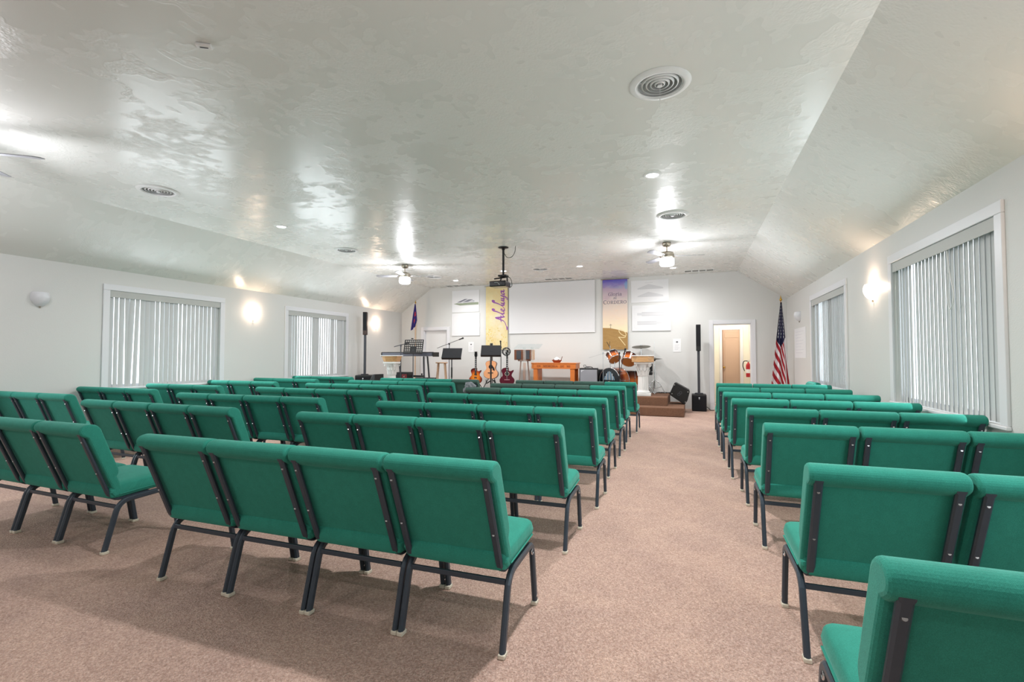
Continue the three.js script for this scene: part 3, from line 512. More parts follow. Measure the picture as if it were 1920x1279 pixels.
// calligraphy: a slanted nib pushed along bezier strokes
function nib(c, strokes, s, ox, oy, col) {
  c.fillStyle = col;
  for (const [p, w0 = 1, w1 = 1] of strokes) for (let k = 0; k + 3 < p.length; k += 3) for (let i = 0; i <= 60; i++) {
    const t = i / 60, u = 1 - t, f = (a) => u * u * u * p[k][a] + 3 * u * u * t * p[k + 1][a] + 3 * u * t * t * p[k + 2][a] + t * t * t * p[k + 3][a];
    const w = w0 + (w1 - w0) * ((k / 3 + t) / ((p.length - 1) / 3));
    c.save(); c.translate(ox + f(0) * s, oy + f(1) * s); c.rotate(-0.75); c.beginPath(); c.ellipse(0, 0, 9 * w * s, 3.6 * w * s, 0, 0, 7); c.fill(); c.restore();
  }
}
const aleluya = [   // units: x along the word, y down, baseline 0
  [[[-46, 34], [-20, 30], [20, 20], [46, -6], [60, -30], [72, -70], [82, -100]], 0.7, 1.3], [[[-46, 34], [-40, 50], [-22, 44], [-18, 30]], 1.2, 1], [[[82, -100], [86, -70], [88, -30], [94, 2]], 1.4, 1], [[[40, -36], [60, -44], [84, -44], [104, -38]], 0.8, 0.8],
  [[[104, -10], [128, -30], [150, -70], [160, -120], [164, -146], [186, -150], [178, -118]], 0.9, 1.5], [[[130, -40], [122, -14], [124, 6], [146, -4]], 1.1, 0.8],
  [[[146, -6], [172, -14], [186, -30], [176, -38], [162, -44], [152, -22], [158, -4], [166, 8], [184, 4], [196, -8]], 0.9, 0.9],
  [[[196, -8], [220, -30], [244, -70], [254, -120], [258, -146], [280, -150], [272, -118]], 0.9, 1.5], [[[224, -40], [216, -14], [218, 6], [240, -4]], 1.1, 0.8],
  [[[244, -36], [236, -14], [236, 6], [254, 0], [266, -8], [272, -22], [276, -36]], 1.1, 0.9], [[[276, -36], [270, -14], [270, 4], [284, -4]], 1.1, 0.8],
  [[[296, -36], [288, -14], [290, 4], [304, -2], [314, -10], [322, -22], [328, -38]], 1.1, 0.9], [[[328, -38], [320, 0], [306, 40], [286, 44], [276, 40], [286, 22], [330, 0]], 1.2, 0.6],
  [[[376, -32], [356, -46], [336, -22], [340, -4], [346, 8], [366, -4], [378, -34]], 1.1, 1], [[[378, -36], [370, -10], [372, 8], [394, -6]], 1.2, 0.8],
];
const aleluyaTex = canvasTex(420, 1120, (c, w, h) => {
  c.fillStyle = '#e3d4a2'; c.fillRect(0, 0, w, h);
  let sd = 3; const r = () => (sd = (sd * 16807) % 2147483647) / 2147483647;
  for (let i = 0; i < 420; i++) { const x = r() * w, y = r() * h, e = 14 + r() * 46; c.globalAlpha = 0.10; c.fillStyle = y > h * 0.45 && x > w * 0.22 && x < w * 0.8 && y < h * 0.82 ? '#e6dcd2' : r() < 0.5 ? '#ddc684' : '#eadfb8'; c.beginPath(); c.ellipse(x, y, e, e * (0.5 + r()), r() * 3, 0, 7); c.fill(); }
  for (let i = 0; i < 90; i++) { c.globalAlpha = 0.35; c.fillStyle = r() < 0.6 ? '#d9b73c' : '#c79a34'; const x = r() * w * (r() < 0.5 ? 0.3 : 1), y = h * (0.66 + 0.34 * r()); c.beginPath(); c.ellipse(x, y, 4 + r() * 16, 3 + r() * 9, r() * 3, 0, 7); c.fill(); }
  c.globalAlpha = 1;
  c.save(); c.translate(w * 0.84, h * 0.62); c.rotate(-Math.PI / 2); nib(c, aleluya, 1.6, 0, 0, '#9153a6'); c.restore();
});
const gloriaTex = canvasTex(400, 1180, (c, w, h) => {
  const g = c.createLinearGradient(0, 0, 0, h * 0.7); g.addColorStop(0, '#5a50b4'); g.addColorStop(0.1, '#9a8cc2'); g.addColorStop(0.2, '#c3aec2'); g.addColorStop(0.38, '#dccfcb'); g.addColorStop(0.72, '#ecd6c4'); g.addColorStop(1, '#f2e0bc');
  c.fillStyle = g; c.fillRect(0, 0, w, h);
  let sd = 11; const r = () => (sd = (sd * 16807) % 2147483647) / 2147483647;
  for (let i = 0; i < 160; i++) { c.globalAlpha = 0.09; const y = r() * h * 0.66; c.fillStyle = y < h * 0.12 ? (r() < 0.6 ? '#4a3fae' : '#7fb4d8') : y < h * 0.3 ? '#c9a0b4' : r() < 0.5 ? '#efcbb8' : '#e8dccd'; c.beginPath(); c.ellipse(r() * w, y, 20 + r() * 60, 8 + r() * 26, r() - 0.5, 0, 7); c.fill(); }
  c.globalAlpha = 0.5; c.fillStyle = '#7ab4d2'; c.beginPath(); c.ellipse(w * 0.95, h * 0.09, 26, 70, 0, 0, 7); c.fill(); c.globalAlpha = 1;
  fillp(c, [[0, h * 0.69], [w * 0.3, h * 0.695], [w * 0.62, h * 0.72], [w, h * 0.765], [w, h], [0, h]], '#a5814d');
  for (let i = 0; i < 240; i++) { c.globalAlpha = 0.22; c.strokeStyle = r() < 0.5 ? '#80602f' : '#c8a462'; c.lineWidth = 2 + r() * 4; const x = r() * w, y = h * (0.74 + 0.26 * r()), l = 20 + r() * 70; c.beginPath(); c.moveTo(x, y); c.quadraticCurveTo(x + l * 0.5, y + 6, x + l, y + 22 * r()); c.stroke(); }
  c.globalAlpha = 1; c.fillStyle = '#5b4436'; c.fillRect(w * 0.32 - 3, h * 0.635, 6, h * 0.065); c.fillRect(w * 0.32 - 22, h * 0.65, 44, 5);
  c.strokeStyle = '#e6d2a2'; c.lineWidth = 11; c.lineCap = 'round'; c.beginPath(); c.moveTo(w * 0.66, h * 0.72); c.bezierCurveTo(w * 0.62, h * 0.76, w * 0.78, h * 0.8, w * 0.9, h * 0.81); c.bezierCurveTo(w * 0.98, h * 0.8, w * 0.92, h * 0.74, w * 0.7, h * 0.715); c.moveTo(w * 0.64, h * 0.825); c.bezierCurveTo(w * 0.76, h * 0.83, w * 0.86, h * 0.84, w * 0.92, h * 0.82); c.moveTo(w * 0.64, h * 0.825); c.lineTo(w * 0.9, h * 0.94); c.stroke();
  c.fillStyle = '#3c3c5c'; c.textAlign = 'center'; c.font = '76px serif'; c.fillText('Gloria', w * 0.5, h * 0.235); c.font = '62px serif'; c.fillText('al', w * 0.5, h * 0.283);
  c.font = '92px serif'; c.textAlign = 'left'; c.fillText('C', w * 0.02, h * 0.352); c.font = '74px serif'; c.save(); c.translate(w * 0.17, h * 0.35); c.scale(1.0, 1); const tw = c.measureText('ORDERO').width; c.scale((w * 0.8) / tw, 1); c.fillText('ORDERO', 0, 0); c.restore();
});
function banner(x0, x1, y0, y1, tex, label) {
  const w = x1 - x0, h = y1 - y0, o = thing('cloth_banner', label, 'banner', V3((x0 + x1) / 2, y0, -DB + 0.05));
  mesh('cloth', sheet((u, v) => V3((u - 0.5) * w, h * (1 - v), 0.004 * Math.sin(u * 5 + v * 3)), 16, 30, 0.003), std({ map: tex, roughness: 0.8 }), o);
  mesh('hanging_rod', cyl(0.012, 0.012, w + 0.09, 0, 0, 0, 12).rotateZ(Math.PI / 2).translate(0, h + 0.005, 0), M.nickel, o);
  mesh('rod_bracket', [box(0.02, 0.02, 0.05, -w / 2 + 0.06, h + 0.012, -0.025), box(0.02, 0.02, 0.05, w / 2 - 0.06, h + 0.012, -0.025)], M.nickel, o);
}
banner(-5.725, -5.03, 1.54, 3.41, aleluyaTex, 'yellow vertical banner with purple Aleluya script');
banner(-2.262, -1.6, 1.525, 3.42, gloriaTex, 'Gloria al Cordero banner with purple sky and hill cross');
{ const o = hung('wall_notice', 'large white paper taped below the unlit lamp by the flag', 'notice', -0.33, 0.33, 0, 0.64, 0, 0.004, canvasTex(128, 128, (c, w, h) => { c.fillStyle = '#ededf0'; c.fillRect(0, 0, w, h); c.fillStyle = '#dcdce2'; for (let i = 0; i < 8; i++) c.fillRect(14, 14 + i * 13, 90 - (i % 3) * 14, 2); })); o.position.set(XR, 1.305, -11.6); o.rotation.y = -Math.PI / 2; o.scale.x = 1.7; }

// ------------------------------------------------------------------ flags
const flagTex = canvasTex(512, 1024, (c, w, h) => {
  c.fillStyle = '#ece9ec'; c.fillRect(0, 0, w, h); c.fillStyle = '#a81e2c';
  for (let i = -2; i < 9; i++) { const y = h * (0.42 + i * 0.125); fillp(c, [[0, y], [w * 0.5, y + h * 0.12], [w * 0.5, y + h * 0.185], [0, y + h * 0.062]], '#a81e2c'); fillp(c, [[w * 0.5, y - h * 0.02], [w * 0.78, y + h * 0.19], [w * 0.78, y + h * 0.27], [w * 0.5, y + h * 0.06]], '#a81e2c'); }
  fillp(c, [[w * 0.8, h * 0.36], [w, h * 0.9], [w, h], [w * 0.9, h]], '#a01c2a');
  fillp(c, [[0, 0], [w, 0], [w, h * 0.4], [w * 0.9, h * 0.42], [w * 0.5, h * 0.51], [0, h * 0.43]], '#15173f');
  c.fillStyle = '#f2f2f6';
  const star = (x, y, r) => { c.beginPath(); for (let k = 0; k < 10; k++) { const a = -Math.PI / 2 + k * Math.PI / 5, q = k % 2 ? r * 0.42 : r; c.lineTo(x + Math.cos(a) * q * 1.5, y + Math.sin(a) * q); } c.closePath(); c.fill(); };
  for (let j = 0; j < 11; j++) for (let i = 0; i < 3; i++) star(w * (0.2 + i * 0.3 + (j % 2) * 0.03), h * (0.035 + j * 0.036), 24);
});
const flagBase = (o) => { mesh('stand_base', lathe([[0.001, 0], [0.13, 0], [0.13, 0.02], [0.06, 0.05], [0.02, 0.09], [0.02, 0.13], [0.001, 0.13]]), M.gold, o); };
{
  const o = thing('national_flag', 'American flag draped on a pole in the corner beside doorway', 'flag', V3(1.9, 0, -12.3));
  flagBase(o); mesh('pole', cyl(0.013, 0.013, 2.5, 0, 1.35, 0, 14), M.woodTan, o);
  mesh('finial', [new THREE.SphereGeometry(0.03, 16, 12).translate(0, 2.63, 0), cyl(0.004, 0.016, 0.07, 0, 2.69, 0, 10)], M.gold, o);
  mesh('cloth', sheet((u, v) => { const t = v, l = -0.012 - 0.225 * Math.pow(t, 0.95), r = 0.014 + 0.135 * Math.pow(t, 0.9), x = l + (r - l) * u, hem = u < 0.5 ? 0.08 * (1 - u * 2) : 0; return V3(x, 2.57 - t * (2.0 - hem * t), 0.02 + (0.018 + 0.06 * t) * (0.5 + 0.5 * Math.cos(u * Math.PI * 5.2 + 0.4)) ); }, 60, 40, 0.004), std({ map: flagTex, roughness: 0.8 }), o);
}
{
  const o = thing('church_flag', 'blue flag with red cross hanging on a pole behind the keyboard', 'flag', V3(-7.96, SY, -12.72));
  flagBase(o); mesh('pole', cyl(0.012, 0.012, 2.55, 0, 1.3, 0, 14), M.woodTan, o);
  mesh('finial', [new THREE.SphereGeometry(0.026, 16, 12).translate(0, 2.6, 0), cyl(0.003, 0.012, 0.06, 0, 2.65, 0, 10)], M.gold, o);
  const tex = canvasTex(256, 512, (c, w, h) => { c.fillStyle = '#2c2470'; c.fillRect(0, 0, w, h); c.fillStyle = '#b8323f'; c.save(); c.translate(w * 0.46, h * 0.55); c.rotate(0.25); c.fillRect(-24, -130, 48, 100); c.fillRect(-60, -96, 110, 44); c.fillRect(-10, 20, 44, 92); c.fillRect(-40, 40, 80, 40); c.restore(); });
  mesh('cloth', sheet((u, v) => { const l = -0.01 - 0.125 * Math.pow(v, 0.9), r = 0.012 + 0.095 * Math.pow(v, 0.7) * (v > 0.72 ? 1 - (v - 0.72) * 3 * u : 1); return V3(l + (r - l) * u, 2.55 - v * (0.82 - 0.16 * u * v), 0.014 + (0.012 + 0.03 * v) * (0.5 + 0.5 * Math.cos(u * 13))); }, 40, 30, 0.004), std({ map: tex, roughness: 0.8 }), o);
  mesh('tassel_cord', tube([V3(0.012, 2.5, 0.0), V3(0.02, 2.0, -0.03), V3(0.018, 1.4, -0.03)], 0.004, 20, 6), M.gold, o);
}

// ------------------------------------------------------------------ column speakers and floor monitors
const markMat = std({ color: '#e6e8ee', roughness: 0.4 });
function columnSpeaker(at, turn, label, w, bh, poleTop, colTop, front) {
  const o = thing('column_speaker', label, 'speaker', at, turn);
  mesh('subwoofer_base', rbox(w, bh, w * 1.05, 0, bh / 2, 0, 0.02, 3), M.black, o);
  mesh('top_collar', lathe([[0.001, bh + 0.03], [0.09, bh + 0.028], [0.11, bh], [0.001, bh]]), M.charcoal, o);
  mesh('grille', rbox(w * 0.88, bh * 0.86, 0.012, 0, bh * 0.47, w * 0.525 + 0.004, 0.005), M.blackCloth, o);
  mesh('badge', [cyl(0.016, 0.016, 0.004).rotateX(Math.PI / 2).translate(0, bh * 0.8, w * 0.525 + 0.012), box(0.02, 0.008, 0.004, 0, bh * 0.72, w * 0.525 + 0.012)], markMat, o);
  mesh('pole', rbox(0.06, poleTop - bh, 0.06, 0, (poleTop + bh) / 2, 0, 0.008), M.charcoal, o);
  mesh('column', rbox(0.108, colTop - poleTop, 0.13, 0, (colTop + poleTop) / 2, 0, 0.012), front, o);
  mesh('column_grille', rbox(0.094, colTop - poleTop - 0.14, 0.008, 0, (colTop + poleTop) / 2 + 0.05, 0.067, 0.003), M.blackCloth, o);
}
columnSpeaker(V3(0.15, 0, -12.74), 0.02, 'slim black column speaker on a box base beside the doorway', 0.335, 0.41, 1.475, 2.13, M.black);
columnSpeaker(S(-8.28, 10.72), 0.45, 'slim dark brown column speaker on base beside the blinds', 0.42, 0.44, 1.52, 2.14, std({ color: '#3a2620', roughness: 0.5 }));
{
  const o = thing('floor_monitor', 'black wedge monitor speaker leaning on the step by the notice', 'speaker', V3(0, 0, -12.35));
  mesh('cabinet', extrude(poly([[-0.5, 0.41], [-0.515, 0.45], [-0.405, 0.7], [-0.37, 0.71], [-0.075, 0.545], [-0.06, 0.5], [-0.11, 0.3], [-0.165, 0.213], [-0.2, 0.205]]), 0.36, 0.012).translate(0, 0, -0.1), M.black, o);
  mesh('badge', [new THREE.TorusGeometry(0.028, 0.007, 8, 18).rotateZ(0.5).translate(-0.265, 0.475, 0.262), new THREE.TorusGeometry(0.028, 0.007, 8, 18).translate(-0.305, 0.435, 0.262)], M.charcoal, o);
  for (const [x, y] of [[-0.4, 0.66], [-0.1, 0.5], [-0.46, 0.45], [-0.16, 0.26]]) mesh('corner_screw', cyl(0.012, 0.012, 0.006).rotateX(Math.PI / 2).translate(x, y, 0.262), M.silver, o);
}
function wedge(at, turn, w, h, dpt, label) {
  const o = thing('floor_monitor', label, 'speaker', at, turn);
  mesh('cabinet', extrude(poly([[-dpt / 2, 0], [dpt / 2, 0], [dpt / 2, h * 0.25], [-dpt / 2 + 0.06, h], [-dpt / 2, h]]), w, 0.01).rotateY(Math.PI / 2).translate(-w / 2, 0, 0), M.black, o);
  mesh('grille', box(w - 0.06, 0.006, Math.hypot(dpt - 0.06, h * 0.75) - 0.04).rotateX(-Math.atan2(h * 0.75, dpt - 0.06)).translate(0, h * 0.625 + 0.006, -0.03 - 0.004), M.blackCloth, o);
}
wedge(S(-7.42, 9.98), 1.4, 0.3, 0.5, 0.34, 'small black wedge monitor beside the tapered-tray pillar stand');
wedge(S(-6.05, 10.0), Math.PI, 0.55, 0.43, 0.36, 'low black wedge monitor in front of the keyboard stand');
{
  const o = thing('amplifier_box', 'black amplifier box with red panel under the keyboard', 'amplifier', S(-7.06, 10.76), 0.1);
  mesh('cabinet', rbox(0.34, 0.53, 0.3, 0, 0.265, 0, 0.015), M.black, o); mesh('red_panel', rbox(0.14, 0.12, 0.012, 0.08, 0.42, 0.152, 0.004), std({ color: '#7c2a2c', roughness: 0.5 }), o); mesh('knob', cyl(0.018, 0.018, 0.02).rotateX(Math.PI / 2).translate(0.08, 0.42, 0.165), M.silver, o);
}

// ------------------------------------------------------------------ white pillar stands
function fluted(r0, r1, y0, y1, n, depth) {
  const g = new THREE.CylinderGeometry(r1, r0, y1 - y0, n * 6, 1, true).translate(0, (y0 + y1) / 2, 0), p = g.attributes.position;
  for (let i = 0; i < p.count; i++) { const a = Math.atan2(p.getZ(i), p.getX(i)), k = 1 - depth * (0.5 + 0.5 * Math.cos(a * n)); p.setX(i, p.getX(i) * k); p.setZ(i, p.getZ(i) * k); }
  g.computeVertexNormals(); return g;
}
function pillar(at, turn, label, taper) {
  const o = thing('pillar_stand', label, 'pedestal', at, turn);
  mesh('plinth', [rbox(0.36, 0.06, 0.36, 0, 0.03, 0, 0.008), lathe([[0.15, 0.06], [0.165, 0.075], [0.165, 0.09], [0.135, 0.11], [0.125, 0.14]])], M.plaster, o);
  mesh('shaft', fluted(0.128, 0.118, 0.13, 0.47, 20, 0.07), M.plaster, o);
  const cap = mesh('capital', [lathe([[0.12, 0.47], [0.135, 0.48], [0.125, 0.5], [0.13, 0.6], [0.14, 0.7], [0.165, 0.745], [0.17, 0.76]]), rbox(0.4, 0.045, 0.4, 0, 0.782, 0, 0.01)], M.plaster, o);
  for (let k = 0; k < 2; k++) for (let i = 0; i < 10; i++) { const a = (i + k * 0.5) * Math.PI / 5, r = 0.126 + k * 0.01, l = mesh('acanthus_leaf', leafGeo, M.plaster, cap); l.position.set(Math.sin(a) * r, 0.49 + k * 0.1, Math.cos(a) * r); l.rotation.y = a; }
  for (let i = 0; i < 4; i++) { const v = mesh('scroll', new THREE.TorusGeometry(0.03, 0.012, 8, 16).rotateY(Math.PI / 4 + i * Math.PI / 2 + Math.PI / 2).translate(0.2 * Math.SQRT1_2 * 1.15 * (i % 2 ? 1 : -1), 0.73, 0.2 * Math.SQRT1_2 * 1.15 * (i < 2 ? 1 : -1)), M.plaster, cap); }
  const b = taper ? 0.8 : 1, w = 0.25;
  const tray = new THREE.BufferGeometry(), ring = (y, k) => [[-w, -w * 0.75], [-w * 0.5, -w], [w * 0.5, -w], [w, -w * 0.75], [w, w * 0.75], [w * 0.5, w], [-w * 0.5, w], [-w, w * 0.75]].map(([x, z]) => [x * k, y, z * k]);
  const s = poly(ring(0, 1).map(([x, , z]) => [x, z])); const tg = extrude(s, 0.14, 0.006).rotateX(-Math.PI / 2).translate(0, 0.806, 0), tp = tg.attributes.position;
  for (let i = 0; i < tp.count; i++) { const k = 1 - (1 - b) * (1 - (tp.getY(i) - 0.806) / 0.14); tp.setX(i, tp.getX(i) * k); tp.setZ(i, tp.getZ(i) * k); } tg.computeVertexNormals();
  mesh('wooden_tray', tg, M.woodTan, o);
  mesh('top_plate', rbox(0.52, 0.02, 0.52, 0, 0.957, 0, 0.006), M.white, o);
  return o;
}
const leafGeo = (() => { const g = sheet((u, v) => { const w = 0.042 * Math.sin(Math.PI * (0.15 + 0.8 * (1 - v))) ; return V3((u - 0.5) * 2 * w, 0.13 * (1 - v), 0.012 + 0.045 * (1 - v) ** 3 - 0.01 * (2 * u - 1) ** 2); }, 4, 6, 0.006); return g; })();
pillar(S(-1.11, 11.93), 0.05, 'white pillar stand with wooden tray beside the drum kit', false);
pillar(S(-7.07, 10.22), 0.2, 'white pillar stand with tapered wooden tray before the keyboard', true).scale.set(0.82, 1, 0.82);
// ------------------------------------------------------------------ keyboard, music stands, microphones, stool
{
  const o = thing('electric_keyboard', 'long dark electric keyboard on a metal stand beside the flag', 'keyboard', S(-7.08, 11.05), 0.03);
  o.scale.x = 0.95;
  const b = mesh('body', rbox(1.62, 0.1, 0.32, 0, 0.995, 0, 0.015), M.charcoal, o);
  mesh('rear_panel', rbox(1.58, 0.085, 0.01, 0, 0.99, 0.163, 0.003), std({ color: '#565764', roughness: 0.45 }), o);
  mesh('top_lip', rbox(1.63, 0.022, 0.06, 0, 1.045, 0.13, 0.006), M.black, o);
  mesh('end_cheek', rbox(0.02, 0.12, 0.33, -0.82, 0.99, 0, 0.006), M.black, o); mesh('end_cheek', rbox(0.02, 0.12, 0.33, 0.82, 0.99, 0, 0.006), M.black, o);
  mesh('white_keys', rbox(1.4, 0.014, 0.14, 0, 1.047, -0.08, 0.003), M.white, o);
  for (const x of [-0.42, 0.5]) { mesh('stand_leg', [bar(V3(x, 0.94, 0.1), V3(x + 0.06, 0.02, 0.16), 0.035, 0.035), bar(V3(x, 0.94, -0.1), V3(x + 0.06, 0.02, -0.16), 0.035, 0.035)], M.charcoal, o); mesh('foot_bar', rbox(0.04, 0.03, 0.4, x + 0.06, 0.015, 0, 0.008), M.black, o); }
  const c = mesh('cross_beam', rbox(1.02, 0.045, 0.045, 0.02, 0.42, 0.13, 0.008), M.black, o);
  for (const x of [-0.32, -0.02, 0.46]) mesh('beam_knob', cyl(0.02, 0.02, 0.05, x, 0.47, 0.13, 12), M.black, c);
}
function tripod(o, r, h, mat, n = 3, turn = 0.4) { for (let i = 0; i < n; i++) { const a = turn + i * 2 * Math.PI / n; mesh('leg', rod(V3(0, h, 0), V3(Math.cos(a) * r, 0.008, Math.sin(a) * r), 0.008), mat, o); } }
function micStand(at, turn, label, h, a, b, r = 0.009, mat = M.black, foot = 0.28) {   // boom from a to b (local), mic at b
  const o = thing('microphone_stand', label, 'stand', at, turn);
  tripod(o, foot, 0.16, mat); mesh('pole', rod(V3(0, 0.1, 0), V3(0, h, 0), r), mat, o);
  mesh('boom', rod(a, b, r * 0.7), mat, o); mesh('clutch', cyl(0.02, 0.02, 0.05, 0, h, 0, 12), mat, o);
  const d = b.clone().sub(a).normalize(); mesh('microphone', [rod(b, b.clone().addScaledVector(d, 0.1), 0.014, 12, 0.018), new THREE.SphereGeometry(0.026, 14, 10).translate(...b.clone().addScaledVector(d, 0.12).toArray())], M.black, o);
  return o;
}
micStand(S(-7.0, 10.5), 0, 'thin grey boom stand standing before the keyboard', 1.22, V3(-0.2, 1.19, 0), V3(0.12, 1.26, 0), 0.014, M.charcoal, 0.1);
{ // perforated music stand
  const o = thing('perforated_music_stand', 'black perforated music stand in front of the keyboard', 'music stand', S(-6.72, 10.62), 0.02);
  const w = 0.56, h = 0.37, s = poly([[-w / 2, 0], [w / 2, 0], [w / 2, h], [-w / 2, h]]);
  for (let j = 0; j < 6; j++) for (let i = 0; i < 9; i++) { if (j < 3 && i > 2 && i < 6) continue; const x = -w / 2 + 0.05 + i * 0.0575, y = 0.04 + j * 0.058, r = 0.021, p = new THREE.Path(); p.moveTo(x + r, y); p.absarc(x, y, r, 0, Math.PI * 2, true); s.holes.push(p); }
  const d = mesh('desk', extrude(s, 0.005, 0, 1, 5), M.black, o); d.position.set(0, 1.01, 0); d.rotation.x = -0.22;
  mesh('ledge', rbox(w, 0.01, 0.05, 0, 0, 0.02, 0.003), M.black, d);
  mesh('pole', rod(V3(0, 0.1, -0.02), V3(0, 1.12, -0.02), 0.011), M.charcoal, o); mesh('head_clip', rbox(0.06, 0.03, 0.02, -0.06, 1.4, -0.075, 0.006), M.black, o);
  tripod(o, 0.26, 0.2, M.black);
}
function musicStand(at, turn, label, top) {
  const o = thing('music_stand', label, 'music stand', at, turn);
  const d = mesh('desk', extrude(poly([[-0.25, 0], [0.25, 0], [0.25, 0.34], [-0.25, 0.34]]), 0.008, 0.002, 1).translate(0, 0, -0.004), M.blackCloth, o); d.position.set(0, top - 0.26, 0.06); d.rotation.set(-0.75, 0, 0);
  mesh('ledge', rbox(0.5, 0.008, 0.055, 0, 0, -0.03, 0.002), M.black, d);
  mesh('pole', rod(V3(0, 0.1, -0.03), V3(0, top - 0.15, -0.03), 0.014), M.charcoal, o); mesh('sleeve', rod(V3(0, 0.4, -0.03), V3(0, top - 0.5, -0.03), 0.02), M.black, o);
  tripod(o, 0.3, 0.24, M.black, 3, 0.7);
}
musicStand(S(-5.72, 10.85), 0.32, 'black solid music stand beside the wooden stool', 1.16);
musicStand(S(-4.68, 10.95, 0), 0.32, 'black solid music stand in front of the pale guitar', 1.63);
micStand(S(-6.03, 11.3), 0, 'black microphone stand with raised boom behind the stool-side music stand', 1.27, V3(-0.36, 1.16, 0), V3(0.3, 1.38, 0.02));
micStand(S(-5.12, 12.72), 0, 'straight black microphone stand behind the pale guitar', 1.2, V3(0, 1.1, 0), V3(0, 1.25, 0.02));
function stool(at, label, h, sr, mat, boxed) {
  const o = thing('wooden_stool', label, 'stool', at, 0.35);
  mesh('seat', lathe([[0.001, h - 0.032], [sr - 0.012, h - 0.032], [sr, h - 0.02], [sr, h - 0.006], [sr - 0.01, h], [0.001, h]]), mat, o);
  const f = (i, y, k = 1) => { const a = Math.PI / 4 + i * Math.PI / 2, r = sr * 0.72 + (h - y) * 0.115; return V3(Math.cos(a) * r * k, y, Math.sin(a) * r * k); };
  for (let i = 0; i < 4; i++) mesh('leg', rod(f(i, 0), f(i, h - 0.03), 0.014, 12, 0.017), mat, o);
  for (let i = 0; i < 4; i++) { mesh('rung', rod(f(i, 0.22 + (i % 2) * 0.06), f(i + 1, 0.22 + (i % 2) * 0.06), 0.009), mat, o); }
}
stool(S(-6.42, 11.6), 'pale wooden bar stool in front of the closed door', 0.78, 0.165, M.woodPale);
stool(S(-4.32, 12.45), 'greyish wooden bar stool holding the wooden drum box', 0.84, 0.18, M.woodGreyed);
{
  const o = thing('wooden_drum_box', 'brown wooden box with dark front panels on a stool', 'drum box', S(-4.32, 12.45, SY + 0.842), 0.1);
  mesh('cabinet', rbox(0.5, 0.28, 0.3, 0, 0.14, 0, 0.01), std({ map: woodMap([112, 66, 44], 10), roughness: 0.45 }), o);
  mesh('side_panel', rbox(0.012, 0.27, 0.29, 0.252, 0.14, 0, 0.004), M.woodTan, o);
  mesh('front_panel', rbox(0.13, 0.24, 0.01, -0.12, 0.14, 0.153, 0.004), M.charcoal, o); mesh('front_panel', rbox(0.13, 0.24, 0.01, 0.12, 0.14, 0.153, 0.004), M.charcoal, o);
}
{ // clear acrylic lectern
  const o = thing('acrylic_lectern', 'clear acrylic lectern in front of the wooden drum box', 'lectern', S(-4.0, 11.85), 0.05);
  mesh('reading_top', rbox(0.68, 0.012, 0.42, 0, 0, 0, 0.004).rotateX(0.3).translate(0, 1.2, 0), M.acrylic, o);
  mesh('lower_tray', rbox(0.36, 0.01, 0.3, 0, 1.08, 0, 0.004), M.acrylic, o);
  for (const x of [-0.15, 0.15]) mesh('side_fin', rbox(0.012, 1.16, 0.26, x * 0.7, 0.6, 0, 0.004), M.acrylic, o);
  mesh('base_plate', rbox(0.5, 0.016, 0.4, 0, 0.008, 0, 0.005), M.acrylic, o);
}

// ------------------------------------------------------------------ guitars
function bodyShape(s, cut) {
  const h = new THREE.Shape(); h.moveTo(0, 0);
  h.bezierCurveTo(0.12 * s, 0, 0.205 * s, 0.05 * s, 0.205 * s, 0.15 * s); h.bezierCurveTo(0.205 * s, 0.22 * s, 0.125 * s, 0.24 * s, 0.125 * s, 0.29 * s);
  if (cut) { h.bezierCurveTo(0.125 * s, 0.35 * s, 0.2 * s, 0.39 * s, 0.175 * s, 0.44 * s); h.bezierCurveTo(0.15 * s, 0.43 * s, 0.1 * s, 0.38 * s, 0.045 * s, 0.42 * s); h.lineTo(0.045 * s, 0.5 * s); }
  else { h.bezierCurveTo(0.125 * s, 0.34 * s, 0.155 * s, 0.37 * s, 0.155 * s, 0.415 * s); h.bezierCurveTo(0.155 * s, 0.48 * s, 0.08 * s, 0.5 * s, 0, 0.5 * s); }
  h.lineTo(0, 0.5 * s);
  h.bezierCurveTo(-0.08 * s, 0.5 * s, -0.155 * s, 0.48 * s, -0.155 * s, 0.415 * s); h.bezierCurveTo(-0.155 * s, 0.37 * s, -0.125 * s, 0.34 * s, -0.125 * s, 0.29 * s);
  h.bezierCurveTo(-0.125 * s, 0.24 * s, -0.205 * s, 0.22 * s, -0.205 * s, 0.15 * s); h.bezierCurveTo(-0.205 * s, 0.05 * s, -0.12 * s, 0, 0, 0);
  return h;
}
const guitarStand = (at, turn, label) => { const o = thing('guitar_stand', label, 'stand', at, turn); mesh('upright', rod(V3(0, 0.02, -0.16), V3(0, 0.62, -0.12), 0.011), M.black, o); for (const s of [-1, 1]) { mesh('leg', rod(V3(0, 0.3, -0.14), V3(s * 0.22, 0.01, 0.1), 0.01), M.black, o); mesh('cradle_arm', tube([V3(s * 0.02, 0.16, -0.13), V3(s * 0.11, 0.12, -0.06), V3(s * 0.12, 0.12, 0.06), V3(s * 0.12, 0.17, 0.08)], 0.01, 20, 8), M.black, o); } return o; };
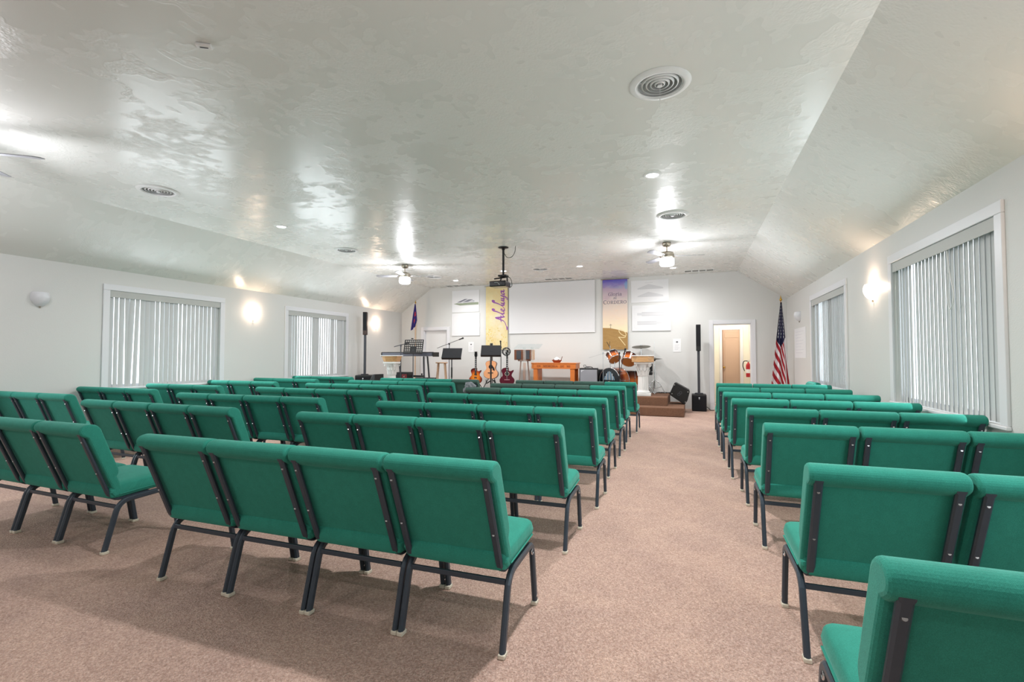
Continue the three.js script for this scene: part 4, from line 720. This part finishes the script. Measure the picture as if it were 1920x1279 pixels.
function guitar(at, turn, label, o2) {
  const o = thing('guitar', label, 'guitar', at, turn), s = o2.s, th = o2.th;
  const topG = extrude(bodyShape(s, o2.cut), th, 0.006, 2, 16).translate(0, 0, -th / 2);
  const b = mesh('body', topG, o2.side, o);
  const face = new THREE.ShapeGeometry(bodyShape(s * 0.965, o2.cut), 16).translate(0, 0.5 * s * 0.0175, th / 2 + 0.0012), fp = face.attributes.position, fu = face.attributes.uv; for (let i = 0; i < fp.count; i++) fu.setXY(i, fp.getX(i) / (0.42 * s) + 0.5, fp.getY(i) / (0.5 * s));
  mesh('top', face, o2.top, b);
  if (o2.hole) { mesh('sound_hole', cyl(0.048 * s, 0.048 * s, 0.002, 0, 0, 0, 28).rotateX(Math.PI / 2).translate(0, 0.33 * s, th / 2 + 0.003), M.dark, b); mesh('rosette', new THREE.TorusGeometry(0.054 * s, 0.006 * s, 6, 28).translate(0, 0.33 * s, th / 2 + 0.002), o2.rosette || M.black, b); mesh('bridge', rbox(0.15 * s, 0.022 * s, 0.012, 0, 0.165 * s, th / 2 + 0.006, 0.003), o2.bridge || M.black, b); }
  else { for (const y of [0.2, 0.3]) mesh('pickup', rbox(0.08 * s, 0.03 * s, 0.014, 0, y * s, th / 2 + 0.006, 0.004), M.blackGloss, b); mesh('bridge', rbox(0.09 * s, 0.018 * s, 0.012, 0, 0.135 * s, th / 2 + 0.006, 0.003), M.chrome, b); for (const [x, y] of [[0.12, 0.1], [0.145, 0.15]]) mesh('knob', cyl(0.01, 0.012, 0.014).rotateX(Math.PI / 2).translate(x * s, y * s, th / 2 + 0.008), M.gold, b); }
  if (o2.guard) mesh('pickguard', extrude(poly([[0.045 * s, 0.36 * s], [0.1 * s, 0.3 * s], [0.12 * s, 0.22 * s], [0.06 * s, 0.24 * s], [0.048 * s, 0.29 * s]]), 0.003).translate(0, 0, th / 2 + 0.002), M.blackGloss, b);
  const n = mesh('neck', [rbox(0.052, 0.36 * s + 0.1, 0.024, 0, 0.5 * s + 0.1, th / 2 - 0.004, 0.008)], o2.neck || M.woodGreyed, o);
  mesh('fretboard', rbox(0.05, 0.42 * s + 0.14, 0.008, 0, 0.5 * s + 0.06, th / 2 + 0.01, 0.003), M.dark, n);
  for (let i = 0; i < 6; i++) mesh('fret_marker', rbox(0.03, 0.012, 0.002, 0, 0.44 * s + i * 0.058, th / 2 + 0.0155, 0.0009), M.white, n);
  const hy = 0.68 * s + 0.15, hd = mesh('headstock', extrude(poly([[-0.028, 0], [0.028, 0], [0.042, 0.04], [0.036, 0.16], [0, 0.15], [-0.036, 0.16], [-0.042, 0.04]]), 0.016, 0.003, 1).translate(0, hy, th / 2 - 0.02), o2.head || M.blackGloss, o);
  for (let i = 0; i < 3; i++) for (const q of [-1, 1]) mesh('tuning_peg', [rod(V3(q * 0.036, hy + 0.04 + i * 0.04, th / 2 - 0.012), V3(q * 0.058, hy + 0.04 + i * 0.04, th / 2 - 0.012), 0.004, 6), new THREE.SphereGeometry(0.008, 8, 6).translate(q * 0.062, hy + 0.04 + i * 0.04, th / 2 - 0.012)], M.chrome, hd);
  mesh('strings', [-2, -1, 0, 1, 2].map((i) => rod(V3(i * 0.008, 0.15 * s, th / 2 + 0.019), V3(i * 0.007, hy, th / 2 + 0.019), 0.0008, 4)), M.silver, o);
  o.rotation.x = -0.08; o.rotation.order = 'YXZ';
  return o;
}
const burst = canvasTex(256, 256, (c, w, h) => { const g = c.createRadialGradient(w * 0.5, h * 0.62, 10, w * 0.5, h * 0.58, 150); g.addColorStop(0, '#e8932e'); g.addColorStop(0.45, '#d8741c'); g.addColorStop(0.75, '#8c2a14'); g.addColorStop(1, '#2c0d0a'); c.fillStyle = g; c.fillRect(0, 0, w, h); });
guitar(S(-5.72, 12.3, SY + 0.16), 0.34, 'sunburst electric guitar on a stand below the notice', { s: 0.9, th: 0.05, cut: true, top: std({ map: burst, roughness: 0.15 }), side: std({ color: '#5d1418', roughness: 0.2 }) });
guitarStand(S(-5.72, 12.3), 0.34, 'black stand under the sunburst electric guitar');
guitar(S(-5.25, 12.3, SY + 0.31), 0.12, 'pale natural acoustic guitar behind a black music stand', { s: 1.02, th: 0.1, cut: false, hole: true, guard: true, top: std({ map: woodMap([226, 160, 112], 7), roughness: 0.3 }), side: std({ color: '#7a5348', roughness: 0.3 }), neck: M.woodGreyed });
guitarStand(S(-5.25, 12.3, SY + 0.0), 0.12, 'black stand under the pale acoustic guitar').scale.y = 1.7;
guitar(S(-4.77, 12.3, SY + 0.13), 0.3, 'dark red acoustic guitar with round sound hole by the lectern', { s: 1.0, th: 0.09, cut: true, hole: true, rosette: M.cream, bridge: std({ color: '#a9707c', roughness: 0.4 }), top: std({ color: '#561024', roughness: 0.15 }), side: std({ color: '#3d0b18', roughness: 0.2 }), neck: M.white });
guitarStand(S(-4.77, 12.3), 0.3, 'black stand under the dark red acoustic guitar');
{ const o = thing('tambourine', 'black tambourine hanging on the dark red guitar headstock', 'tambourine', S(-4.745, 12.18, 1.47), 0.35); mesh('hoop', new THREE.TorusGeometry(0.1, 0.018, 10, 36), M.black, o); for (let i = 0; i < 6; i++) mesh('jingle', cyl(0.028, 0.028, 0.006, 0, 0, 0, 16).rotateX(Math.PI / 2).translate(Math.cos(i * 1.047 + 0.3) * 0.1, Math.sin(i * 1.047 + 0.3) * 0.1, 0.012), M.chrome, o); mesh('crossbar', [rod(V3(-0.05, -0.085, 0), V3(0.03, 0.09, 0), 0.006), rod(V3(0.05, -0.08, 0), V3(-0.04, 0.085, 0), 0.006)], M.chrome, o); }

// ------------------------------------------------------------------ communion table, bowl and amplifier
{
  const o = thing('communion_table', 'orange wooden communion table lettered EN MEMORIA DE MI', 'table', S(-3.44, 12.5));
  mesh('table_top', rbox(1.24, 0.025, 0.5, 0, 0.757, 0, 0.006), M.woodOrange, o);
  const a = mesh('apron', [rbox(1.2, 0.135, 0.025, 0, 0.677, 0.228, 0.005), box(1.2, 0.135, 0.02, 0, 0.677, -0.22), box(0.02, 0.135, 0.42, -0.59, 0.677, 0), box(0.02, 0.135, 0.42, 0.59, 0.677, 0)], M.woodOrange, o);
  const t = new TextGeometry('EN   MEMORIA   DE   MI', { font, size: 0.056, depth: 0.004, curveSegments: 4 }); t.computeBoundingBox(); t.translate(-(t.boundingBox.max.x + t.boundingBox.min.x) / 2, 0.652, 0.2405);
  { const w = t.boundingBox.max.x - t.boundingBox.min.x; t.scale(0.92 / w, 1, 1); }
  mesh('carved_lettering', t, std({ color: '#8a451c', roughness: 0.6 }), a);
  for (const x of [-0.51, 0.51]) { mesh('leg', rbox(0.12, 0.61, 0.035, x, 0.305, 0.21, 0.006), M.woodOrange, o); mesh('leg', rbox(0.12, 0.61, 0.035, x, 0.305, -0.2, 0.006), M.woodOrange, o); mesh('side_board', rbox(0.025, 0.61, 0.37, x * 0.9, 0.305, 0, 0.004), M.woodOrange, o); }
}
{
  const o = thing('offering_bowl', 'small red-brown wooden boat bowl with white cloth on table', 'bowl', S(-3.41, 12.5, SY + 0.77), 0.1);
  const g = lathe([[0.001, 0], [0.085, 0], [0.1, 0.02], [0.14, 0.07], [0.132, 0.072], [0.09, 0.022], [0.001, 0.012]], 28).scale(1, 1, 0.6);
  mesh('hull', g, std({ color: '#8e3d22', roughness: 0.4 }), o);
  mesh('handle', bar(V3(0.11, 0.06, 0), V3(0.15, 0.17, 0), 0.014, 0.016), std({ color: '#6a4436', roughness: 0.5 }), o);
  mesh('cloth', sheet((u, v) => V3((u - 0.5) * 0.2, 0.075 + 0.06 * Math.sin(u * Math.PI) * Math.sin(v * Math.PI) + 0.02 * Math.sin(u * 9 + v * 7), (v - 0.5) * 0.11), 14, 10, 0.004), M.white, o);
}
{
  const o = thing('guitar_amplifier', 'black guitar amplifier with grey grille beside the table', 'amplifier', S(-2.5, 12.3), 0.12);
  mesh('cabinet', rbox(0.47, 0.64, 0.26, 0, 0.32, 0, 0.018, 3), M.black, o);
  mesh('grille', rbox(0.43, 0.57, 0.01, 0, 0.315, 0.131, 0.004), M.greyCloth, o);
  mesh('logo_script', tube([V3(-0.19, 0.565, 0.138), V3(-0.165, 0.59, 0.139), V3(-0.18, 0.54, 0.139), V3(-0.15, 0.575, 0.139), V3(-0.12, 0.58, 0.138)], 0.004, 30, 6), markMat, o);
  mesh('top_handle', tube([V3(-0.1, 0.64, 0), V3(-0.07, 0.662, 0), V3(0.07, 0.662, 0), V3(0.1, 0.64, 0)], 0.01, 24, 8), M.black, o);
  mesh('cable', tube([V3(-0.1, 0.645, 0.03), V3(-0.14, 0.7, 0.02), V3(-0.09, 0.72, 0.02), V3(-0.06, 0.66, 0.02), V3(0.02, 0.66, 0.03)], 0.006, 40, 6), M.charcoal, o);
}
{ const o = thing('stage_speaker', 'black speaker cabinet between the amplifier and bass drum', 'speaker', S(-2.3, 12.68), 0); mesh('cabinet', rbox(0.3, 0.6, 0.3, 0, 0.3, 0, 0.02), M.black, o); mesh('grille', rbox(0.26, 0.54, 0.01, 0, 0.3, 0.152, 0.004), M.blackCloth, o); }

// ------------------------------------------------------------------ drum kit
const shellMat = std({ map: canvasTex(64, 256, (c, w, h) => { const g = c.createLinearGradient(0, 0, 0, h); g.addColorStop(0, '#26100a'); g.addColorStop(0.35, '#6a2a12'); g.addColorStop(0.62, '#c46a2c'); g.addColorStop(1, '#b9622e'); c.fillStyle = g; c.fillRect(0, 0, w, h); }), roughness: 0.15 });
function drum(o, r, h, shell, headF, headB, lugs = 6) {   // axis along local y; front head at +y
  mesh('shell', new THREE.CylinderGeometry(r, r, h, 40, 1, true), shell, o);
  mesh('head', cyl(r * 0.985, r * 0.985, 0.006, 0, h / 2, 0, 40), headF, o); mesh('head', cyl(r * 0.985, r * 0.985, 0.006, 0, -h / 2, 0, 40), headB, o);
  for (const s of [-1, 1]) mesh('hoop', new THREE.TorusGeometry(r + 0.004, 0.011, 8, 40).rotateX(Math.PI / 2).translate(0, s * (h / 2 - 0.004), 0), M.chrome, o);
  for (let i = 0; i < lugs; i++) { const a = i * 2 * Math.PI / lugs; mesh('lug', [rod(V3(Math.cos(a) * (r + 0.012), -h / 2, Math.sin(a) * (r + 0.012)), V3(Math.cos(a) * (r + 0.012), h / 2, Math.sin(a) * (r + 0.012)), 0.004, 6), rbox(0.02, 0.05, 0.02, Math.cos(a) * (r + 0.006), 0, Math.sin(a) * (r + 0.006), 0.004)], M.chrome, o); }
}
const skin = std({ color: '#e2ded6', roughness: 0.5 }), amberHead = std({ color: '#b87a44', roughness: 0.25 });
{
  const o = thing('bass_drum', 'bass drum with black striped front head behind the chairs', 'drum', S(-1.86, 12.35, SY + 0.34), -0.5);
  const tex = canvasTex(512, 512, (c, w, h) => { c.fillStyle = '#0b1016'; c.fillRect(0, 0, w, h); const cx = 256, cy = 250; for (let i = -3; i <= 3; i++) { const a = i * 0.26; c.fillStyle = i % 2 ? '#7f9db4' : '#c2cfd8'; c.beginPath(); c.moveTo(cx + i * 44 - 12, cy); c.lineTo(cx + i * 44 + 12, cy); c.lineTo(cx + i * 36 + 9, cy - 190 + i * i * 12); c.lineTo(cx + i * 36 - 9, cy - 190 + i * i * 12); c.fill(); } c.fillStyle = '#0b1016'; c.fillRect(0, cy, w, 300); c.fillStyle = '#8e5a3a'; c.beginPath(); c.arc(250, 340, 58, 0, 7); c.fill(); c.strokeStyle = '#d0b090'; c.lineWidth = 5; c.stroke(); });
  const r = 0.31, dp = 0.4, k = group('drum_body', o); drum(k, r, dp, shellMat, std({ color: '#0c0f14', roughness: 0.25 }), skin, 8); k.rotation.x = Math.PI / 2;
  mesh('head_print', new THREE.CircleGeometry(r * 0.955, 40).translate(0, 0, dp / 2 + 0.005), std({ map: tex, roughness: 0.25 }), o);
  for (const s of [-1, 1]) mesh('spur', rod(V3(s * 0.22, -0.15, 0.1), V3(s * 0.36, -0.335, 0.2), 0.01), M.chrome, o);
  mesh('tom_post', [rod(V3(0, 0.28, 0), V3(0, 0.56, -0.02), 0.014), rod(V3(-0.13, 0.54, -0.02), V3(0.13, 0.54, -0.02), 0.011)], M.chrome, o);
}
function tom(at, r, h, e, label) { const o = thing('tom_drum', label, 'drum', at); o.rotation.set(...e); drum(o, r, h, shellMat, skin, amberHead); mesh('mount', rbox(0.05, 0.06, 0.05, 0, 0, -(r + 0.03), 0.008), M.chrome, o); return o; }
tom(V3(-1.88, 1.34, -12.35), 0.148, 0.22, [-0.62, 0, 0.5], 'smaller amber rack tom above the bass drum');
tom(V3(-1.49, 1.28, -12.3), 0.155, 0.24, [-0.75, 0, -0.12], 'larger amber rack tom nearest the pillar stand');
{ const o = thing('floor_tom', 'amber floor tom between bass drum and pillar stand', 'drum', S(-1.46, 12.62, SY + 0.4)); drum(o, 0.2, 0.36, shellMat, skin, skin); for (let i = 0; i < 3; i++) { const a = 0.5 + i * 2.094; mesh('leg', rod(V3(Math.cos(a) * 0.225, 0.1, Math.sin(a) * 0.225), V3(Math.cos(a) * 0.235, -0.398, Math.sin(a) * 0.235), 0.008), M.chrome, o); } }
function cymbal(name, label, at, r, hgt, tilt, pair) {
  const o = thing(name, label, 'cymbal', at);
  const cg = lathe([[0.008, 0.02], [0.025, 0.022], [0.045, 0.008], [r * 0.6, 0], [r, -0.014], [r, -0.016], [r * 0.6, -0.003], [0.045, 0.004], [0.008, 0.016]], 40);
  const c = mesh('cymbal_plate', cg, M.cymbal, o); c.position.y = hgt; c.rotation.z = tilt; if (!pair) c.rotation.x = 0.2;
  if (pair) { const c2 = mesh('cymbal_plate', cg, M.cymbal, o); c2.position.y = hgt - 0.02; c2.rotation.x = Math.PI; }
  mesh('wing_nut', cyl(0.012, 0.012, 0.04, 0, hgt + 0.04, 0, 10), M.chrome, o); mesh('felt_cup', lathe([[0.001, -0.06], [0.02, -0.05], [0.028, -0.015], [0.001, -0.012]], 16).translate(0, hgt - 0.01, 0), M.black, o);
  mesh('pole', [rod(V3(0, 0.2, 0), V3(0, hgt, 0), 0.009), rod(V3(0, 0.12, 0), V3(0, hgt * 0.62, 0), 0.014)], M.chrome, o);
  for (let i = 0; i < 3; i++) { const a = 0.3 + i * 2.094; mesh('leg', tube([V3(0, 0.34, 0), V3(Math.cos(a) * 0.12, 0.26, Math.sin(a) * 0.12), V3(Math.cos(a) * 0.27, 0.01, Math.sin(a) * 0.27)], 0.009, 16, 8), M.chrome, o); mesh('leg_brace', rod(V3(0, 0.12, 0), V3(Math.cos(a) * 0.17, 0.17, Math.sin(a) * 0.17), 0.006), M.chrome, o); }
  return o;
}
const hh = cymbal('hi_hat', 'closed hi-hat cymbals on chrome stand beside the pillar', S(-0.9, 12.74), 0.19, 0.885, 0.03, true);
mesh('clutch_rod', rod(V3(0, 0.86, 0), V3(0, 1.32, 0), 0.004), M.chrome, hh); mesh('pedal', rbox(0.09, 0.015, 0.26, 0, 0.05, 0.1, 0.005).rotateX(0.15), M.chrome, hh);
cymbal('crash_cymbal', 'large dark crash cymbal raised above the pillar stand', S(-1.23, 12.74), 0.235, 1.2, 0.02, false);
{ const o = thing('drum_throne', 'black drum throne half hidden behind the pillar stand', 'stool', S(-1.05, 12.36)); mesh('seat', lathe([[0.001, 0.48], [0.15, 0.48], [0.165, 0.5], [0.165, 0.54], [0.14, 0.56], [0.001, 0.565]]).scale(0.8, 1, 0.8), M.black, o); mesh('post', rod(V3(0, 0.15, 0), V3(0, 0.48, 0), 0.016), M.chrome, o); tripod(o, 0.2, 0.3, M.chrome); mesh('backrest', rbox(0.24, 0.2, 0.03, 0, 0.66, -0.14, 0.012), M.black, o); }
micStand(S(-1.66, 11.85), 0, 'black microphone stand leaning over the rack toms', 1.02, V3(-0.02, 0.4, 0), V3(0.12, 1.0, 0.02), 0.011);
micStand(S(-2.1, 12.1), 0.1, 'thin silver boom stand reaching over the amplifier', 1.02, V3(-0.36, 0.9, 0), V3(0.16, 1.06, 0), 0.006, M.silver);
{ const o = thing('straight_stand', 'thin straight chrome stand beside the bass drum', 'stand', S(-2.03, 12.78)); tripod(o, 0.09, 0.18, M.silver); mesh('pole', rod(V3(0, 0.1, 0), V3(0, 1.22, 0), 0.007), M.silver, o); mesh('clip_arm', [rod(V3(0, 1.16, 0), V3(-0.09, 1.33, 0), 0.007), rod(V3(-0.02, 1.2, 0), V3(0, 1.34, 0.02), 0.005)], M.black, o); }
{ const pts = []; for (let i = 0; i < 50; i++) pts.push(V3(-1.15 + i * 0.0125 + 0.07 * Math.sin(i * 0.9), SY + 0.012 + 0.006 * Math.sin(i * 1.7), -12.86 + 0.08 * Math.cos(i * 0.7))); const o = tag(mesh('stage_cable', tube(pts, 0.008, 160, 6), M.black), 'tangled black cable lying behind the hi-hat stand', 'cable'); }
tag(mesh('speaker_cable', tube([V3(0.3, 0.1, -12.86), V3(0.36, 0.06, -12.9), V3(0.42, 0.012, -12.8), V3(0.5, 0.012, -12.86)], 0.008, 40, 6), M.black), 'black cable running from the column speaker to the doorway', 'cable');
{ const o = thing('cloth_bundle', 'crumpled grey cloth bundle on a grey-green chair back', 'cloth', V3(-3.08, 0.9, -6.42)); 
  for (let k = 0; k < 5; k++) { const g = new THREE.IcosahedronGeometry(0.04, 3), p = g.attributes.position; for (let i = 0; i < p.count; i++) { const q = V3(p.getX(i), p.getY(i), p.getZ(i)), s = 1 + 0.28 * Math.sin(q.x * 90 + k * 2) * Math.sin(q.y * 80 + k) + 0.2 * Math.sin(q.z * 100); p.setXYZ(i, q.x * s, q.y * s, q.z * s); } g.computeVertexNormals(); mesh('fold', g.translate((k - 2) * 0.03, 0.0 + 0.025 * (k % 2) - (k === 0 ? 0.05 : 0), 0.01 * (k % 3)), M.greyCloth, o); } }
scene.traverse((o) => { if (o.isMesh) { o.castShadow = true; o.receiveShadow = true; } if (o.isLight && o.shadow && !o.isRectAreaLight) o.castShadow = true; });
renderer.render(scene, camera);
